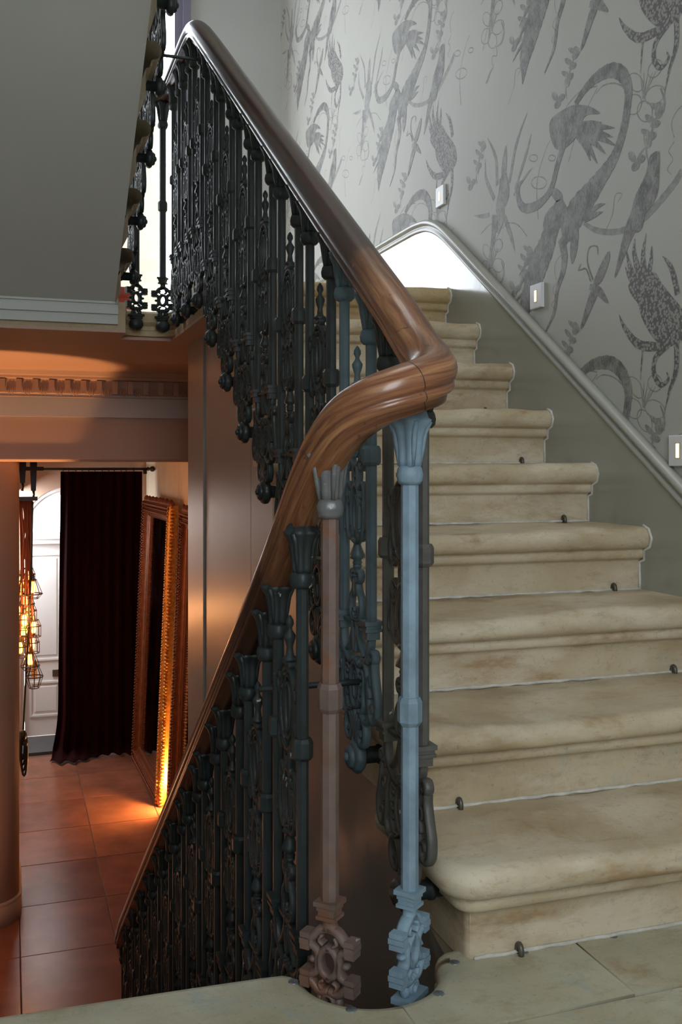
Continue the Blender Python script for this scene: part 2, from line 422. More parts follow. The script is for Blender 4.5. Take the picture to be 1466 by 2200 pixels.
for x, y in ((.76, 1.633), (.896, 1.628), (1.086, 1.627), (.69, 1.545), (.533, 1.545), (.467, 1.660)):
    MB().lathe([(.0, -.003), (.0095, -.003), (.0095, .0005), (.007, .0012), (.0, .0008)], 12).build('floor_plug', SCREW, floor, (x, y, .0004))

# upper landing slab with its own rounded well end
arcU = [(WX+WR*math.cos(a), 4.60+WR*math.sin(a)) for a in [PI*i/24 for i in range(25)]]    # right -> left
up = [(XW, 3.70), (.785, 3.70), (.73, 3.72), (.73, 4.2)] + arcU + [(.49, 4.52), (-.72, 4.52), (-.72, 6.48), (XW, 6.48)]
def upper_ring(o, z):
    pts = [(XW, 3.80), (.785, 3.80), (.73-o, 3.82), (.73-o, 4.2)]
    pts += [(WX+(WR-o)*math.cos(a), 4.60+(WR-o)*math.sin(a)) for a in [PI*i/24 for i in range(25)]]
    pts += [(.49+o, 4.52), (.49, 4.505), (-.72, 4.505), (-.72, 6.48), (XW, 6.48)]
    return [(x, y, z) for x, y in pts]
m = MB(); R = [upper_ring(o, z) for o, z in ((-.02, 1.50), (0, 1.50), (.0, 1.525), (-.012, 1.53), (-.012, 1.548), (-.004, 1.554), (.006, 1.566), (.008, 1.585), (.004, 1.606), (-.008, 1.616), (-.02, 1.62))]
m.rings(R, smooth=False)
up_floor = S('floor.001', m, STONE_OLD)
S('ceiling_hall', MB().box(-.72, .49, 4.50, 6.5, 1.484, 1.499).box(.49, .73, 4.74, 6.5, 1.484, 1.499).box(.73, XW, 3.9, 6.5, 1.484, 1.499), HALLC)
# plaster moulding along the landing front
m = MB()
for y0, y1, z0, z1 in ((4.462, 4.505, 1.605, 1.632), (4.474, 4.505, 1.575, 1.605), (4.466, 4.505, 1.560, 1.575), (4.482, 4.505, 1.518, 1.560)):
    m.box(-.72, .455, y0, y1, z0, z1)
S('trim_2', m, SOFFIT)

# hall below: floor tiles, lintel wall, cornice, pier, side walls, back wall with arched door
hf = S('floor.002', MB().box(-.72, XW, -1.35, 11.1, -2.1, -1.986), GROUT)
tile_me = {}
yk = [5.42+.69*k for k in range(-5, 8)]
for iy in range(len(yk)-1):
    y1 = min(yk[iy+1], 10.32)
    if y1-yk[iy] < .05: continue
    for ix in range(-2, 4):
        x0, x1 = max(.06+.55*ix, -.72), min(.06+.55*(ix+1), XW)
        if x1-x0 < .05: continue
        key = (round(x1-x0, 3), round(y1-yk[iy], 3))
        if key not in tile_me:
            t = MB(); w_, d_ = key; g = .003
            t.rings([[(g, g, 0), (w_-g, g, 0), (w_-g, d_-g, 0), (g, d_-g, 0)], [(g, g, .008), (w_-g, g, .008), (w_-g, d_-g, .008), (g, d_-g, .008)], [(g+.002, g+.002, .010), (w_-g-.002, g+.002, .010), (w_-g-.002, d_-g-.002, .010), (g+.002, d_-g-.002, .010)]], smooth=False)
            tile_me[key] = t.mesh('tile'); tile_me[key].materials.append(TILE)
        link('tile', tile_me[key], hf, (x0, yk[iy], -1.99+random.uniform(-.0008, .0008)))
MB().box(-.72, 1.42, 10.33, 10.95, -1.99, -1.955).build('threshold', simple('slate', (.07, .075, .08), .6), hf)

lint = S('wall_hall_front', MB().box(-.72, XW, 6.5, 7.05, .93, 1.499).box(1.42, XW, 4.80, 7.05, -2.0, 1.49), HALLP)
m = MB().prism([(6.5, .918), (6.5, .940), (6.486, .940), (6.482, .933), (6.486, .926), (6.494, .920)], -.72, 1.42)
m.box(-.72, 1.42, 6.5, 7.05, .918, .93)
S('trim_3', m, HALLP)
corn = MB().prism([(6.5, 1.315), (6.485, 1.315), (6.478, 1.325), (6.485, 1.338), (6.47, 1.345), (6.455, 1.43), (6.42, 1.435), (6.415, 1.45), (6.40, 1.455), (6.385, 1.478), (6.38, 1.484), (6.5, 1.484)], -.72, 1.42)
corn_o = S('trim_4', corn, HALLP)
dm = MB().box(-.016, .016, -.018, .012, -.04, .042).mesh('dentil'); dm.materials.append(HALLP)
d2 = MB()
for k, (h, y) in enumerate(((.020, 0), (.030, -.003), (.024, -.002), (.030, -.003), (.020, 0))): d2.ell((-.022+.011*k, y, -.012), (.0055, .008, h), 6, 4)
d2 = d2.mesh('leaf_ornament'); d2.materials.append(HALLP)
for k in range(21):
    x = -.62+.0965*k
    link('dentil', dm, corn_o, (x, 6.448, 1.386)); link('leaf_ornament', d2, corn_o, (x+.048, 6.458, 1.372))

def pier_outline(o):
    r = .20+o; cx, cy = .06-.20, 6.52+.20
    P = [(-.72, 6.52-o)] + [(cx+r*math.cos(a), cy+r*math.sin(a)) for a in [-PI/2+PI/2*i/14 for i in range(15)]] + [(.06+o, 7.2), (-.72, 7.2)]
    return P
m = MB(); m.rings([[(x, y, z) for x, y in pier_outline(0)] for z in (-1.99, .925)]); pier = S('wall_pier', m, HALLP)
m = MB(); m.rings([[(x, y, z) for x, y in pier_outline(o)] for o, z in ((.014, -1.985), (.014, -1.86), (.010, -1.85), (.016, -1.842), (.010, -1.832), (0, -1.83))]); S('baseboard_pier', m, HALLP)
wr = S('wall_hall_right', MB().box(1.42, 1.55, 4.8, 11.1, -2.1, 1.3), HALLP)
for y0, y1 in ((10.02, 10.88), (8.72, 10.01), (7.4, 8.71), (6.2, 7.39)):
    MB().box(1.405, 1.42, y0, y1, -1.97, 1.2).build('board', CREAMP, wr)
S('ceiling_hall_back', MB().box(-.72, 1.55, 7.05, 11.1, 1.20, 1.3), HALLP)

DX, DR = .597, .478
def arch_wall():
    m = MB(); y0, y1 = 10.9, 11.1
    n = 24
    A = [(DX+DR*math.cos(PI-PI*i/n), .19+DR*math.sin(PI-PI*i/n)) for i in range(n+1)]
    m.box(-.84, DX-DR, y0, y1, -2.1, 1.3).box(DX+DR, 1.55, y0, y1, -2.1, 1.3)
    R = [[(x, y0, z), (x, y1, z), (x, y1, 1.3), (x, y0, 1.3)] for x, z in A]
    return m.rings(R, smooth=False)
S('wall_hall_back', arch_wall(), HALLP)
dr = bpy.data.objects.new('door_1', None); COL.objects.link(dr); dr.location = (DX, 10.95, -1.985); dr['kind'] = 'structure'
zt = 1.985
m = MB(); n = 28
for ro, ri, y0, y1 in ((DR, DR-.035, -.03, .1), (DR-.035, DR-.075, .0, .1)):
    m.rings([[(r*math.cos(a), y, zt+.19+r*math.sin(a)) for r, y in ((ro, y0), (ro, y1), (ri, y1), (ri, y0))] for a in [PI*i/n for i in range(n+1)]], smooth=False)
m.build('arch_frame', WHITEP, dr)
MB().box(-DR, DR, -.03, .1, zt+.07, zt+.19).box(-DR, DR, -.045, -.03, zt+.12, zt+.16).box(-DR, -DR+.03, -.03, .1, 0, zt+.07).box(DR-.03, DR, -.03, .1, 0, zt+.07).build('transom', WHITEP, dr)
MB().rings([[((DR-.06)*math.cos(a), y, zt+.19+(DR-.06)*math.sin(a)) for a in [PI*i/n for i in range(n+1)]] for y in (.06, .066)]).build('pane', GLASS, dr)
leaf = MB().box(-DR+.033, DR-.033, .02, .06, .03, zt+.066).build('leaf', WHITEP, dr)
for x0 in (-.395, .065):
    for z0, z1 in ((.23, .60), (.82, 1.95)):
        MB().box(x0, x0+.33, .008, .02, z0, z0+.02).box(x0, x0+.33, .008, .02, z1-.02, z1).box(x0, x0+.02, .008, .02, z0+.02, z1-.02).box(x0+.31, x0+.33, .008, .02, z0+.02, z1-.02).build('panel_moulding', WHITEP, leaf)
        MB().rings([[(x0+.045, .02, z0+.045), (x0+.285, .02, z0+.045), (x0+.285, .02, z1-.045), (x0+.045, .02, z1-.045)], [(x0+.06, .012, z0+.06), (x0+.27, .012, z0+.06), (x0+.27, .012, z1-.06), (x0+.06, .012, z1-.06)]], smooth=False).build('raised_panel', WHITEP, leaf)
MB().box(-.165, .165, .008, .02, .645, .715).build('letter_plate', BRASS, leaf)

# panelling under the rising flight, facing the well
XP = .84
def soffA(y): return .675*(y-1.633)-.13
def panel_wall(y0, y1, x0=XP):
    m = MB(); P = [(y0, -1.985), (y1, -1.985), (y1, min(soffA(y1), 1.485)), (y0, min(soffA(y0), 1.485))]
    if soffA(y0) < 1.485 < soffA(y1): P.insert(3, (1.633+(1.485+.13)/.675, 1.485))
    return m.prism(P, x0, x0+.06)
ww = S('wall_well', panel_wall(1.40, 4.86, XP+.02), PANELP)
for y0, y1, dx in ((1.40, 2.55, 0), (2.556, 3.562, 0), (3.568, 4.466, 0), (4.47, 4.87, -.008)):
    mm = panel_wall(y0, y1, XP+dx); mm.v = [(x if x < XP+.03 else XP+.018, y, z) for x, y, z in mm.v]
    mm.build('panel', PANELP, ww)
S('wall_well_back', MB().box(.30, XP+.1, 1.30, 1.40, -2.0, -.2), PANELP)

# ---------------------------------------------------------------- stone steps
def step_mesh(name, seed, mat, width, wear=.012, wc=.30, nf=40, block=True, yb=.335):
    rnd = random.Random(seed)
    nl = 8; na = 5
    r = .031
    rows = [(.01-yb, 0), (-.24, 0), (-.18, 0), (-.12, 0), (-.07, 0), (-.035, 0), (-.01, 0), (NO-r-.012, -.0005)]
    rows += [(NO-r+r*math.cos(a), -r+r*math.sin(a)) for a in [PI/2-PI*i/10 for i in range(11)]]
    rows += [(.020, -.066), (.022, -.068), (.022, -.084), (.016, -.090), (.004, -.093), (0, -.097), (0, -.14), (0, -.19)]
    ph = rnd.uniform(0, 6)
    R = []
    for o, z in rows:
        rr = max(.018+o, 0); cx = cy = -o+rr
        P = [(-o, yb+(cy-yb)*i/nl) for i in range(nl)]
        P += [(cx-rr*math.cos(PI/2*i/na), cy-rr*math.sin(PI/2*i/na)) for i in range(na+1)]
        P += [(cx+(width-cx)*i/nf, -o) for i in range(1, nf+1)]
        ring = []
        for x, y in P:
            k = 1 if z > -.035 else max(0, 1-(-.035-z)/.03)
            fade = math.exp(-((y+.02)/.16)**2)*.8+.2
            q = wear*math.exp(-((x-wc)/.22)**2)*fade*k
            q += .0016*math.sin(x*17+ph)*k+.0012*math.sin(x*41+ph*2)*k
            bb = .004*math.sin(x*9+ph)*k if o > 0 and y < 0 else 0
            ring.append((x, y+bb, z-q))
        R.append(ring)
    mb = MB().rings(R, closed=False, caps=False)
    # masonry end block down to the soffit
    if block: mb.prism([(-.002+.005, -.10), (.005, -.20), (.05, -.24), (.30, -.17), (.33, -.02), (.05, -.02)], .006, width*.5)
    me = mb.mesh(name); bm = bmesh.new(); bm.from_mesh(me); bmesh.ops.remove_doubles(bm, verts=bm.verts, dist=1e-5); bm.to_mesh(me); bm.free()
    me.materials.append(mat); return me
eye_me = MB().tube([(0, -.004+.013*math.cos(a)*.6, .001+.013*math.sin(a)+.004) for a in [-.6+PI*1.35*i/10 for i in range(11)]], .0055, 8)
eye_me = eye_me.mesh('rod_eyelet'); eye_me.materials.append(simple('eyelet_metal', (.13, .12, .10), .45, .6))
W_A = XW-.785
mort_me = MB().tube([(.012+(W_A-.02)*i/30, -.003+.0012*math.sin(i*1.9), .002+.001*math.sin(i*2.7)) for i in range(31)], [.0028+.0022*abs(math.sin(i*1.3)) for i in range(31)], 5).mesh('mortar_joint'); mort_me.materials.append(PLASTER)
mortv_me = MB().tube([(W_A-.0195, -.002-.001*math.sin(i), -.18+.08*i/6) for i in range(7)] + [(W_A-.0195, -.024, -.094), (W_A-.0195, -.024, -.066), (W_A-.0195, -.05, -.055), (W_A-.0195, -.058, -.031), (W_A-.0195, -.045, -.006), (W_A-.0195, -.02, .003)], .0045, 6).mesh('wall_joint'); mortv_me.materials.append(PLASTER)
flightA = empty('stone_staircase', (.785, 1.633, 0), 0, 'worn cream limestone staircase rising from the landing beside the papered wall', 'staircase')
for k in range(1, 10):
    me = step_mesh('step', k*13, STONE if k < 9 else STONE_OLD, W_A, (.010, .016, .014, .012, .010, .009, .008, .007, .006)[k-1], (.42, .35, .20, .30, .33, .36, .3, .3, .3)[k-1])
    s_ = link('step', me, flightA, (0, (k-1)*G, k*RS))
    link('mortar_joint', mort_me, s_, (0, 0, -RS)); link('wall_joint', mortv_me, s_)
    if k < 9:
        for x in (.105, .835): link('rod_eyelet', eye_me, s_, (x, G-.006, 0))
link('rod_eyelet', eye_me, floor, (.885, 1.627, 0))
sa = MB().prism([(1.64, -.19), (1.64, -.05), (3.78, 1.40), (4.0, 1.495), (4.05, 1.36+.13), (3.75, soffA(3.75))], .80, XW)
sa.v = [(x-.785, y-1.633, z) for x, y, z in sa.v]; sa.build('soffit', PANELP, flightA)

stepB = step_mesh('step', 99, STONE, 1.14, .01); stepC = step_mesh('step', 77, STONE, 1.14, .004, block=False, yb=.285)
GL = .258
flightB = empty('stone_staircase.001', (.44, 1.712, 0), PI, 'limestone flight going down from the landing to the hall floor', 'staircase')
for j in range(1, 11):
    link('step', stepB, flightB, (0, -(GL*j)+.075, -RS*j))
sB = MB().prism([(1.60, -.19), (1.60, -.30), (4.36, -1.985), (4.36, -1.86)], -.70, .43)
sB.v = [(-(x-.44), -(y-1.712), z) for x, y, z in sB.v]; sB.build('soffit', PANELP, flightB)  # unseen underside, added to keep hall lamplight out of the well
flightC = empty('stone_staircase.002', (.44, 4.505, 1.62), PI, 'upper stone flight overhead with smooth grey plastered underside', 'staircase')
for j in range(1, 11): link('step', stepC, flightC, (0, (j-1)*G, RS*j))
sC = MB().prism([(4.505, 1.585), (4.505, 1.70), (1.2, 1.70+.675*3.305), (1.2, 1.585+.675*3.305)], -.72, .44)
sC.v = [(-(x-.44), -(y-4.505), z-1.62) for x, y, z in sC.v]; sC.build('soffit', SOFFIT, flightC)

# ---------------------------------------------------------------- cast-iron balustrade
petal8 = lambda a, h: .26*abs(math.cos(3*a))-.12 if h < .004 else 0
def capital_mesh():
    m = MB()
    m.lathe([(.0, -.104), (.0165, -.104), (.020, -.098), (.0215, -.088), (.0195, -.078), (.0165, -.074)], 16, mod=lambda a, h: .22*abs(math.cos(2*a+.4))-.10 if -.1 < h < -.076 else (-.12+.3*abs(math.cos(2*a+.4)) if h > -.103 else 0))
    m.lathe([(.016, -.076), (.0175, -.066), (.0185, -.046), (.0205, -.028), (.0245, -.014), (.030, -.006), (.0325, .0), (.028, .003), (.022, .030), (.0, .030)], 36, mod=petal8)
    for k in range(4):
        a = PI/4+k*PI/2
        m.tube([(.0165*math.cos(a), .0165*math.sin(a), -.074), (.0205*math.cos(a), .0205*math.sin(a), -.045), (.024*math.cos(a), .024*math.sin(a), -.02), (.033*math.cos(a), .033*math.sin(a), -.002)], [.003, .0045, .005, .0045], 6)
    return m.mesh('capital')
CAP = capital_mesh()
COLLAR = MB().lathe([(.0, -.021), (.0155, -.021), (.020, -.015), (.020, .012), (.0165, .019), (.0, .019)], 8, smooth=False, ph=PI/8).mesh('collar')
def octbar(z0, z1, r=.0116):
    m = MB().lathe([(r, z0), (r, z1)], 8, smooth=False, ph=PI/8)
    return m
bar_cache = {}
def bar_mesh(z1):
    k = round(z1, 3)
    if k not in bar_cache:
        m = octbar(.215, k-.078)
        m.cbox((0, 0, .2135), (.040, .040, .008)).cbox((0, 0, .206), (.033, .033, .008)).cbox((0, 0, .199), (.037, .037, .006)).cbox((0, 0, .188), (.028, .028, .016))
        bar_cache[k] = m.mesh('bar')
    return bar_cache[k]

def finial(m, z0, h, r, x=0):
    m.lathe([(0, z0), (r, z0), (r, z0+.06*h), (r*.55, z0+.12*h), (r*.4, z0+.3*h), (r*.75, z0+.48*h), (r*.8, z0+.55*h), (r*.35, z0+.66*h), (r*.3, z0+.72*h), (r*.55, z0+.80*h), (r*.5, z0+.88*h), (r*.2, z0+.97*h), (0, z0+h)], 10)
def scroll_mesh():
    m = MB(); T = .016
    finial(m, .700, .088, .015)
    m.cbox((0, 0, .696), (.018, .044, .008)).cbox((0, 0, .688), (.014, .032, .008))
    m.ribbon(oval(0, .610, .052, .078, 26), .010, T, closed=True)
    m.ribbon(oval(0, .612, .034, .060, 22), .006, T*.75, closed=True)
    m.ribbon(oval(0, .612, .017, .046, 18), .006, T*.9, closed=True)
    for k in range(5): m.ell((0, .043*math.cos(.55*k-1.1+PI/2), .612+.068*math.sin(.55*k-1.1+PI/2)), (.010, .006, .007), 6, 4)
    m.mirror_ribbon(cr([(.048, .60), (.062, .565), (.058, .535), (.038, .525), (.026, .54), (.034, .555), (.042, .548)], 5), .008, T)
    m.mirror_ribbon(cr([(.010, .535), (.014, .515), (.012, .495), (.022, .485), (.040, .497), (.052, .485), (.050, .462), (.036, .455), (.028, .468), (.036, .478)], 5), .008, T)
    m.cbox((0, 0, .514), (.014, .026, .010))
    m.ribbon(oval(0, .432, .026, .062, 22), .009, T, closed=True)
    m.ribbon(oval(0, .432, .012, .040, 16), .005, T*.8, closed=True)
    m.mirror_ribbon(cr([(.050, .470), (.054, .43), (.050, .40), (.032, .378), (.014, .384), (.016, .404), (.028, .402)], 5), .008, T)
    m.mirror_ribbon(cr([(.052, .440), (.066, .425), (.068, .405), (.060, .398)], 5), .007, T)
    m.mirror_ribbon(cr([(.052, .63), (.068, .64), (.070, .66), (.060, .668), (.054, .656)], 5), .007, T)
    for s in (-1, 1):
        m.ell((0, s*.036, .548), (.011, .008, .008), 6, 4); m.ell((0, s*.034, .470), (.011, .008, .008), 6, 4); m.ell((0, s*.024, .396), (.010, .006, .006), 6, 4)
    # tassel
    m.lathe([(0, .380), (.012, .380), (.014, .375), (.007, .368), (.010, .358), (.015, .345), (.016, .338), (.008, .334), (.010, .328), (.008, .322), (.003, .318), (.009, .311), (.008, .305), (0, .297)], 10, mod=lambda a, h: .12*math.cos(5*a))
    return m.mesh('scrollwork')
def spire_mesh():
    m = MB(); T = .016
    m.mirror_ribbon(cr([(.0, .205), (.026, .212), (.033, .232), (.028, .255), (.014, .272), (.010, .288)], 5), .008, T)
    m.mirror_ribbon(cr([(.004, .212), (.015, .214), (.018, .226), (.010, .232), (.007, .224)], 5), .005, T*.8)
    m.cbox((0, 0, .206), (.014, .040, .008))
    m.ribbon(cr([(0, .258), (0, .282), (0, .30)], 3), [.012, .014, .016, .018, .02, .016, .014], T)
    m.mirror_ribbon(cr([(.006, .286), (.020, .290), (.026, .302), (.020, .312), (.012, .306)], 5), .008, T)
    finial(m, .300, .040, .013)
    return m.mesh('lower_spire')
def lyre_mesh():
    m = MB(); T = .018
    m.mirror_ribbon(cr([(.0855, .186), (.084, .165), (.074, .140), (.052, .122), (.026, .116), (.004, .124)], 5), [.014]*6+[.012]*20, T)
    m.mirror_ribbon(cr([(.010, .204), (.016, .185), (.030, .160), (.054, .138)], 5), .009, T)
    m.mirror_ribbon(cr([(.012, .190), (.010, .165), (.004, .140)], 4), .008, T)
    m.box(-.008, .008, -.08, .08, .199, .206)
    # outer S scrolls
    m.mirror_ribbon(cr([(.078, .128), (.090, .150), (.106, .156), (.114, .144), (.106, .134), (.098, .142)], 5), .010, T)
    m.mirror_ribbon(cr([(.110, .152), (.108, .120), (.118, .085), (.128, .055), (.124, .025), (.106, .012), (.090, .022), (.092, .042), (.106, .044), (.108, .034)], 5), .011, T)
    m.mirror_ribbon(cr([(.060, .125), (.074, .095), (.080, .060), (.086, .028), (.074, .005), (.056, .004)], 5), .010, T)
    m.mirror_ribbon(cr([(.092, .060), (.080, .085), (.088, .105), (.098, .098), (.094, .086)], 5), .008, T)
    m.ribbon(oval(0, .070, .030, .046, 22), .010, T, closed=True)
    m.ribbon(oval(0, .070, .014, .028, 16), .005, T*.8, closed=True)
    m.mirror_ribbon(cr([(.032, .100), (.048, .106), (.056, .088), (.050, .060), (.052, .035), (.038, .018), (.020, .020)], 5), .008, T)
    for s in (-1, 1):
        for k in range(4): m.ell((0, s*(.040+.004*math.sin(k)), .045+.016*k), (.012, .007, .008), 6, 4)
        m.ell((0, s*.022, .118), (.012, .010, .012), 6, 4)
    # leaf and lower volutes
    for s in (-2, -1, 0, 1, 2):
        m.ribbon(cr([(s*.004, -.040), (s*.010, -.010), (s*.017, .018-abs(s)*.006)], 4), [.004, .006, .008, .010, .011, .012, .011, .008, .004], T)
    m.mirror_ribbon(cr([(.030, .016), (.052, .002), (.060, -.022), (.050, -.046), (.030, -.050), (.022, -.034), (.032, -.024), (.040, -.032)], 5), .011, T)
    m.mirror_ribbon(cr([(.008, -.026), (.012, -.044), (.006, -.062)], 4), .009, T)
    return m.mesh('lyre_bracket')
def rosette_mesh():
    m = MB()
    pet = lambda a, h: .12*abs(math.cos(5*a))
    m.lathe([(.0, .016), (.024, .016), (.031, .010), (.033, .0), (.028, -.008), (.020, -.010), (.012, -.010)], 30, axis='x', mod=pet)
    m.lathe([(.020, -.006), (.023, -.012), (.018, -.019), (.010, -.019)], 20, axis='x', mod=lambda a, h: .14*abs(math.cos(4*a)))
    m.lathe([(.010, -.016), (.009, -.024), (.0, -.027)], 10, axis='x')
    return m.mesh('rosette')
SCR, SPI, LYR, ROS = scroll_mesh(), spire_mesh(), lyre_mesh(), rosette_mesh()
BOLT = MB().lathe([(.0, .012), (.018, .012), (.018, .050), (.021, .052), (.021, .062), (.017, .064), (.017, .095), (.0, .095)], 12, axis='x').mesh('bolt')
mcache = {}
def M_(me, mat):
    k = (me.name, mat.name)
    if k not in mcache: mcache[k] = setmat(me, mat)
    return mcache[k]
BY = .0855
def panel(loc, rz, h0, slope, mat, label, group, capmat=None, bolt=True, side=1):
    e = empty('baluster_panel', loc, rz, label, 'baluster', group)
    for y in (-BY, BY):
        top = h0+slope*y-.040
        b = link('bar', M_(bar_mesh(top), mat), e, (0, y, 0))
        link('capital', M_(CAP, capmat or mat), b, (0, 0, top))
        link('collar', M_(COLLAR, mat), b, (0, 0, .555))
    for n_, me in (('scrollwork', SCR), ('lower_spire', SPI), ('lyre_bracket', LYR)): link(n_, M_(me, mat), e)
    if bolt:
        link('rosette', M_(ROS, mat), e, (-.004, 0, -.082)); link('bolt', M_(BOLT, IRON), e, (-.006, 0, -.082))
    return e
ordw = ['', 'first', 'second', 'third', 'fourth', 'fifth', 'sixth', 'seventh', 'eighth', 'ninth', 'tenth']
XR, XL = .70, .51
for k in range(1, 9):
    mat = {1: IRON_BR, 2: IRON_TEAL}.get(k, IRON)
    lab = {1: 'bronze-grey iron baluster panel at the first step, behind the pale blue baluster', 2: 'slate-blue painted iron baluster panel with scrollwork at the second step'}.get(k, 'dark green iron baluster panel bolted to the %s step of the rising flight' % ordw[k])
    panel((XR, 1.724+(k-1)*G, RS*k), 0, .982, .675, mat, lab, 'iron baluster panels of the rising flight', capmat=IRON if k == 1 else None)
for i in range(3):
    panel((XR, 1.724+(8+i)*G, 1.62), 0, 1.012 if i else .972, 0 if i else .3, IRON, '%s dark iron baluster panel along the upper landing edge past the top step' % ordw[i+1], 'iron baluster panels of the upper landing')
for j in range(1, 13):
    zt_ = -RS*j if j < 11 else -1.98
    y = 1.69+GL*(j-1)+.15
    rail = .463-.70*(y-2.254)
    panel((XL, y, zt_), PI, rail-zt_, .70, IRON_LOW if j < 3 else IRON, ('paint-flecked dark iron baluster panel, %s below the brown baluster on the descending flight' % ordw[j]) if j < 11 else ('dark iron baluster panel at the %s of the descending rail' % ('foot' if j == 11 else 'very end')), 'iron baluster panels of the descending flight', bolt=j < 11)
for j in range(1, 8):
    y = 4.56-G*(j-1)-.15; zt_ = 1.62+RS*j
    panel((XL, y, zt_), PI, 2.735+.675*(4.45-y)-zt_, .675, IRON, 'dark iron baluster panel bolted to the %s stone step of the overhead flight' % ordw[j], 'iron baluster panels of the overhead flight')

# single balusters at the ends of the well
def plaque_mesh():
    m = MB(); T = .022
    m.cbox((0, 0, .163), (.042, .042, .008)).cbox((0, 0, .155), (.034, .034, .008)).cbox((0, 0, .147), (.030, .030, .010)).cbox((0, 0, .139), (.036, .036, .006))
    m.ribbon(cr([(0, .137), (0, .125), (0, .115)], 3), [.020, .020, .022, .024, .028, .034, .040], T)
    m.mirror_ribbon(cr([(.0, .118), (.016, .114), (.030, .100), (.040, .094)], 5), .014, T)
    m.mirror_ribbon(cr([(.0, .012), (.018, .010), (.032, .022), (.040, .030)], 5), .014, T)
    for s in (-1, 1):
        for zc, sg in ((.092, 1), (.028, -1)):
            for k in range(3): m.cbox((0, s*.043, zc+(k-1)*.010), (.030-.004*abs(k-1), .018, .009))
            m.ell((0, s*.037, zc), (.013, .010, .015), 8, 5)
        m.ribbon(cr([(s*.036, .086), (s*.022, .078), (s*.020, .060), (s*.022, .042), (s*.036, .034)], 5), .013, T)
        m.ell((0, s*.031, .060), (.011, .009, .006), 6, 4)
        m.ell((0, s*.018, -.006), (.010, .009, .012), 6, 4)
        m.ribbon(cr([(s*.012, .106), (s*.017, .096), (s*.009, .090)], 4), .006, T); m.ribbon(cr([(s*.012, .014), (s*.017, .024), (s*.009, .030)], 4), .006, T)
    m.ribbon(oval(0, .060, .018, .024, 18), .013, T, closed=True)
    m.ribbon([(0, .088), (0, .082)], .012, T); m.ribbon([(0, .038), (0, .030)], .012, T)
    m.ribbon(oval(0, -.004, .010, .011, 12), .008, T, closed=True)
    m.cbox((0, 0, -.020), (.040, .066, .010)).cbox((0, 0, -.030), (.034, .050, .012))
    m.ell((0, 0, -.060), (.030, .034, .030), 12, 7)
    return m.mesh('pierced_plaque')
PLQ = plaque_mesh()
ROS2 = rosette_mesh()
def single(loc, rz, top, mat, label, capmat=None, cz=.5, r=.0155, tilt=0):
    e = empty('single_baluster', loc, rz, label, 'baluster')
    b = link('bar', M_(octbar(.163, top-.078, r).mesh('bar'), mat), e)
    c = link('capital', M_(CAP, capmat or mat), b, (0, 0, top)); c.scale = (1.12, 1.12, 1.08)
    c = link('collar', M_(COLLAR, mat), b, (0, 0, cz)); c.scale = (1.1, 1.1, 1.25)
    link('pierced_plaque', M_(PLQ, mat), e)
    return e
single((.664, 1.612, -.012), math.radians(-50), .985, IRON_BLUE, 'pale blue painted single iron baluster at the turn of the handrail', cz=.478)
single((.518, 1.614, -.012), math.radians(44), .928, IRON_RUST, 'brown rusting single iron baluster with bare metal capital', IRON_BARE, cz=.512)
single((.680, 4.675, 1.605), math.radians(62), .975, IRON, 'dark single baluster with pierced plaque against the bright landing window')
single((.553, 4.640, 1.605), math.radians(110), .985, IRON, 'dark single baluster with pierced plaque next to the overhead flight')

# tie rods across the well
for nm, y, z, lab in (('tie_rod', 3.77, 2.44, 'thin iron tie rod across the well under the top of the handrail'), ('tie_rod', 1.955, .443, 'thin iron tie rod across the well at the second step')):
    m = MB().tube([(x, 0, 0) for x in (-.125, -.05, 0, .05, .105)], .0065, 8)
    m.lathe([(.0065, -.10), (.010, -.10), (.010, -.085), (.0065, -.085)], 8, axis='x')
    tag(m.build(nm, IRON, None, (.605, y, z)), lab, 'rod')

# ---------------------------------------------------------------- handrail
RP = [(XL, 3.1, 2.735+.675*1.35), (XL, 3.7, 2.735+.675*.75), (XL, 4.2, 2.735+.675*.25), (XL, 4.43, 2.75), (.512, 4.56, 2.675), (.535, 4.645, 2.645), (.575, 4.685, 2.637), (.635, 4.69, 2.635), (.678, 4.66, 2.635), (.698, 4.60, 2.635), (XR, 4.45, 2.634), (XR, 4.2, 2.634), (XR, 4.02, 2.632), (XR, 3.92, 2.618), (XR, 3.82, 2.570)]
RP += [(XR, y, 1.269+.675*(y-1.882)) for y in (3.65, 3.2, 2.8, 2.4, 2.1, 1.9, 1.76)]
RP += [(XR, 1.665, 1.117), (.697, 1.60, 1.078), (.682, 1.548, 1.054), (.650, 1.517, 1.038), (.605, 1.508, 1.022), (.562, 1.520, 1.004), (.531, 1.556, .978), (.515, 1.61, .935), (XL, 1.68, .882), (XL, 1.78, .806)]
RP += [(XL, y, .463-.70*(y-2.254)) for y in (1.95, 2.3, 2.7, 3.1, 3.5, 3.9, 4.3, 4.6)]
RP += [(XL, 4.70, -1.262), (XL, 4.77, -1.322), (XL, 4.80, -1.36)]
path = cr(RP, 7)
prof = []
for i in range(17):
    a = -.42+(PI+.84)*i/16
    prof.append((.0425*math.cos(a), .002+.036*math.sin(a)))
prof += [(-.031, -.0165), (-.0365, -.021), (-.0365, -.030), (-.031, -.035), (-.024, -.037), (-.020, -.052), (.020, -.052), (.024, -.037), (.031, -.035), (.0365, -.030), (.0365, -.021), (.031, -.0165)]
m = MB(); R = []
for i, p in enumerate(path):
    a, b = Vector(path[max(i-1, 0)]), Vector(path[min(i+1, len(path)-1)])
    T_ = (b-a).normalized(); S_ = T_.cross(Vector((0, 0, 1))).normalized(); U_ = S_.cross(T_)
    p = Vector(p); R.append([p+S_*(s*.94)+U_*(u*.94) for s, u in prof])
    if abs(p.x-.632) < .012 and p.y < 1.6: JR = (p, S_, U_, T_)
m.rings(R)
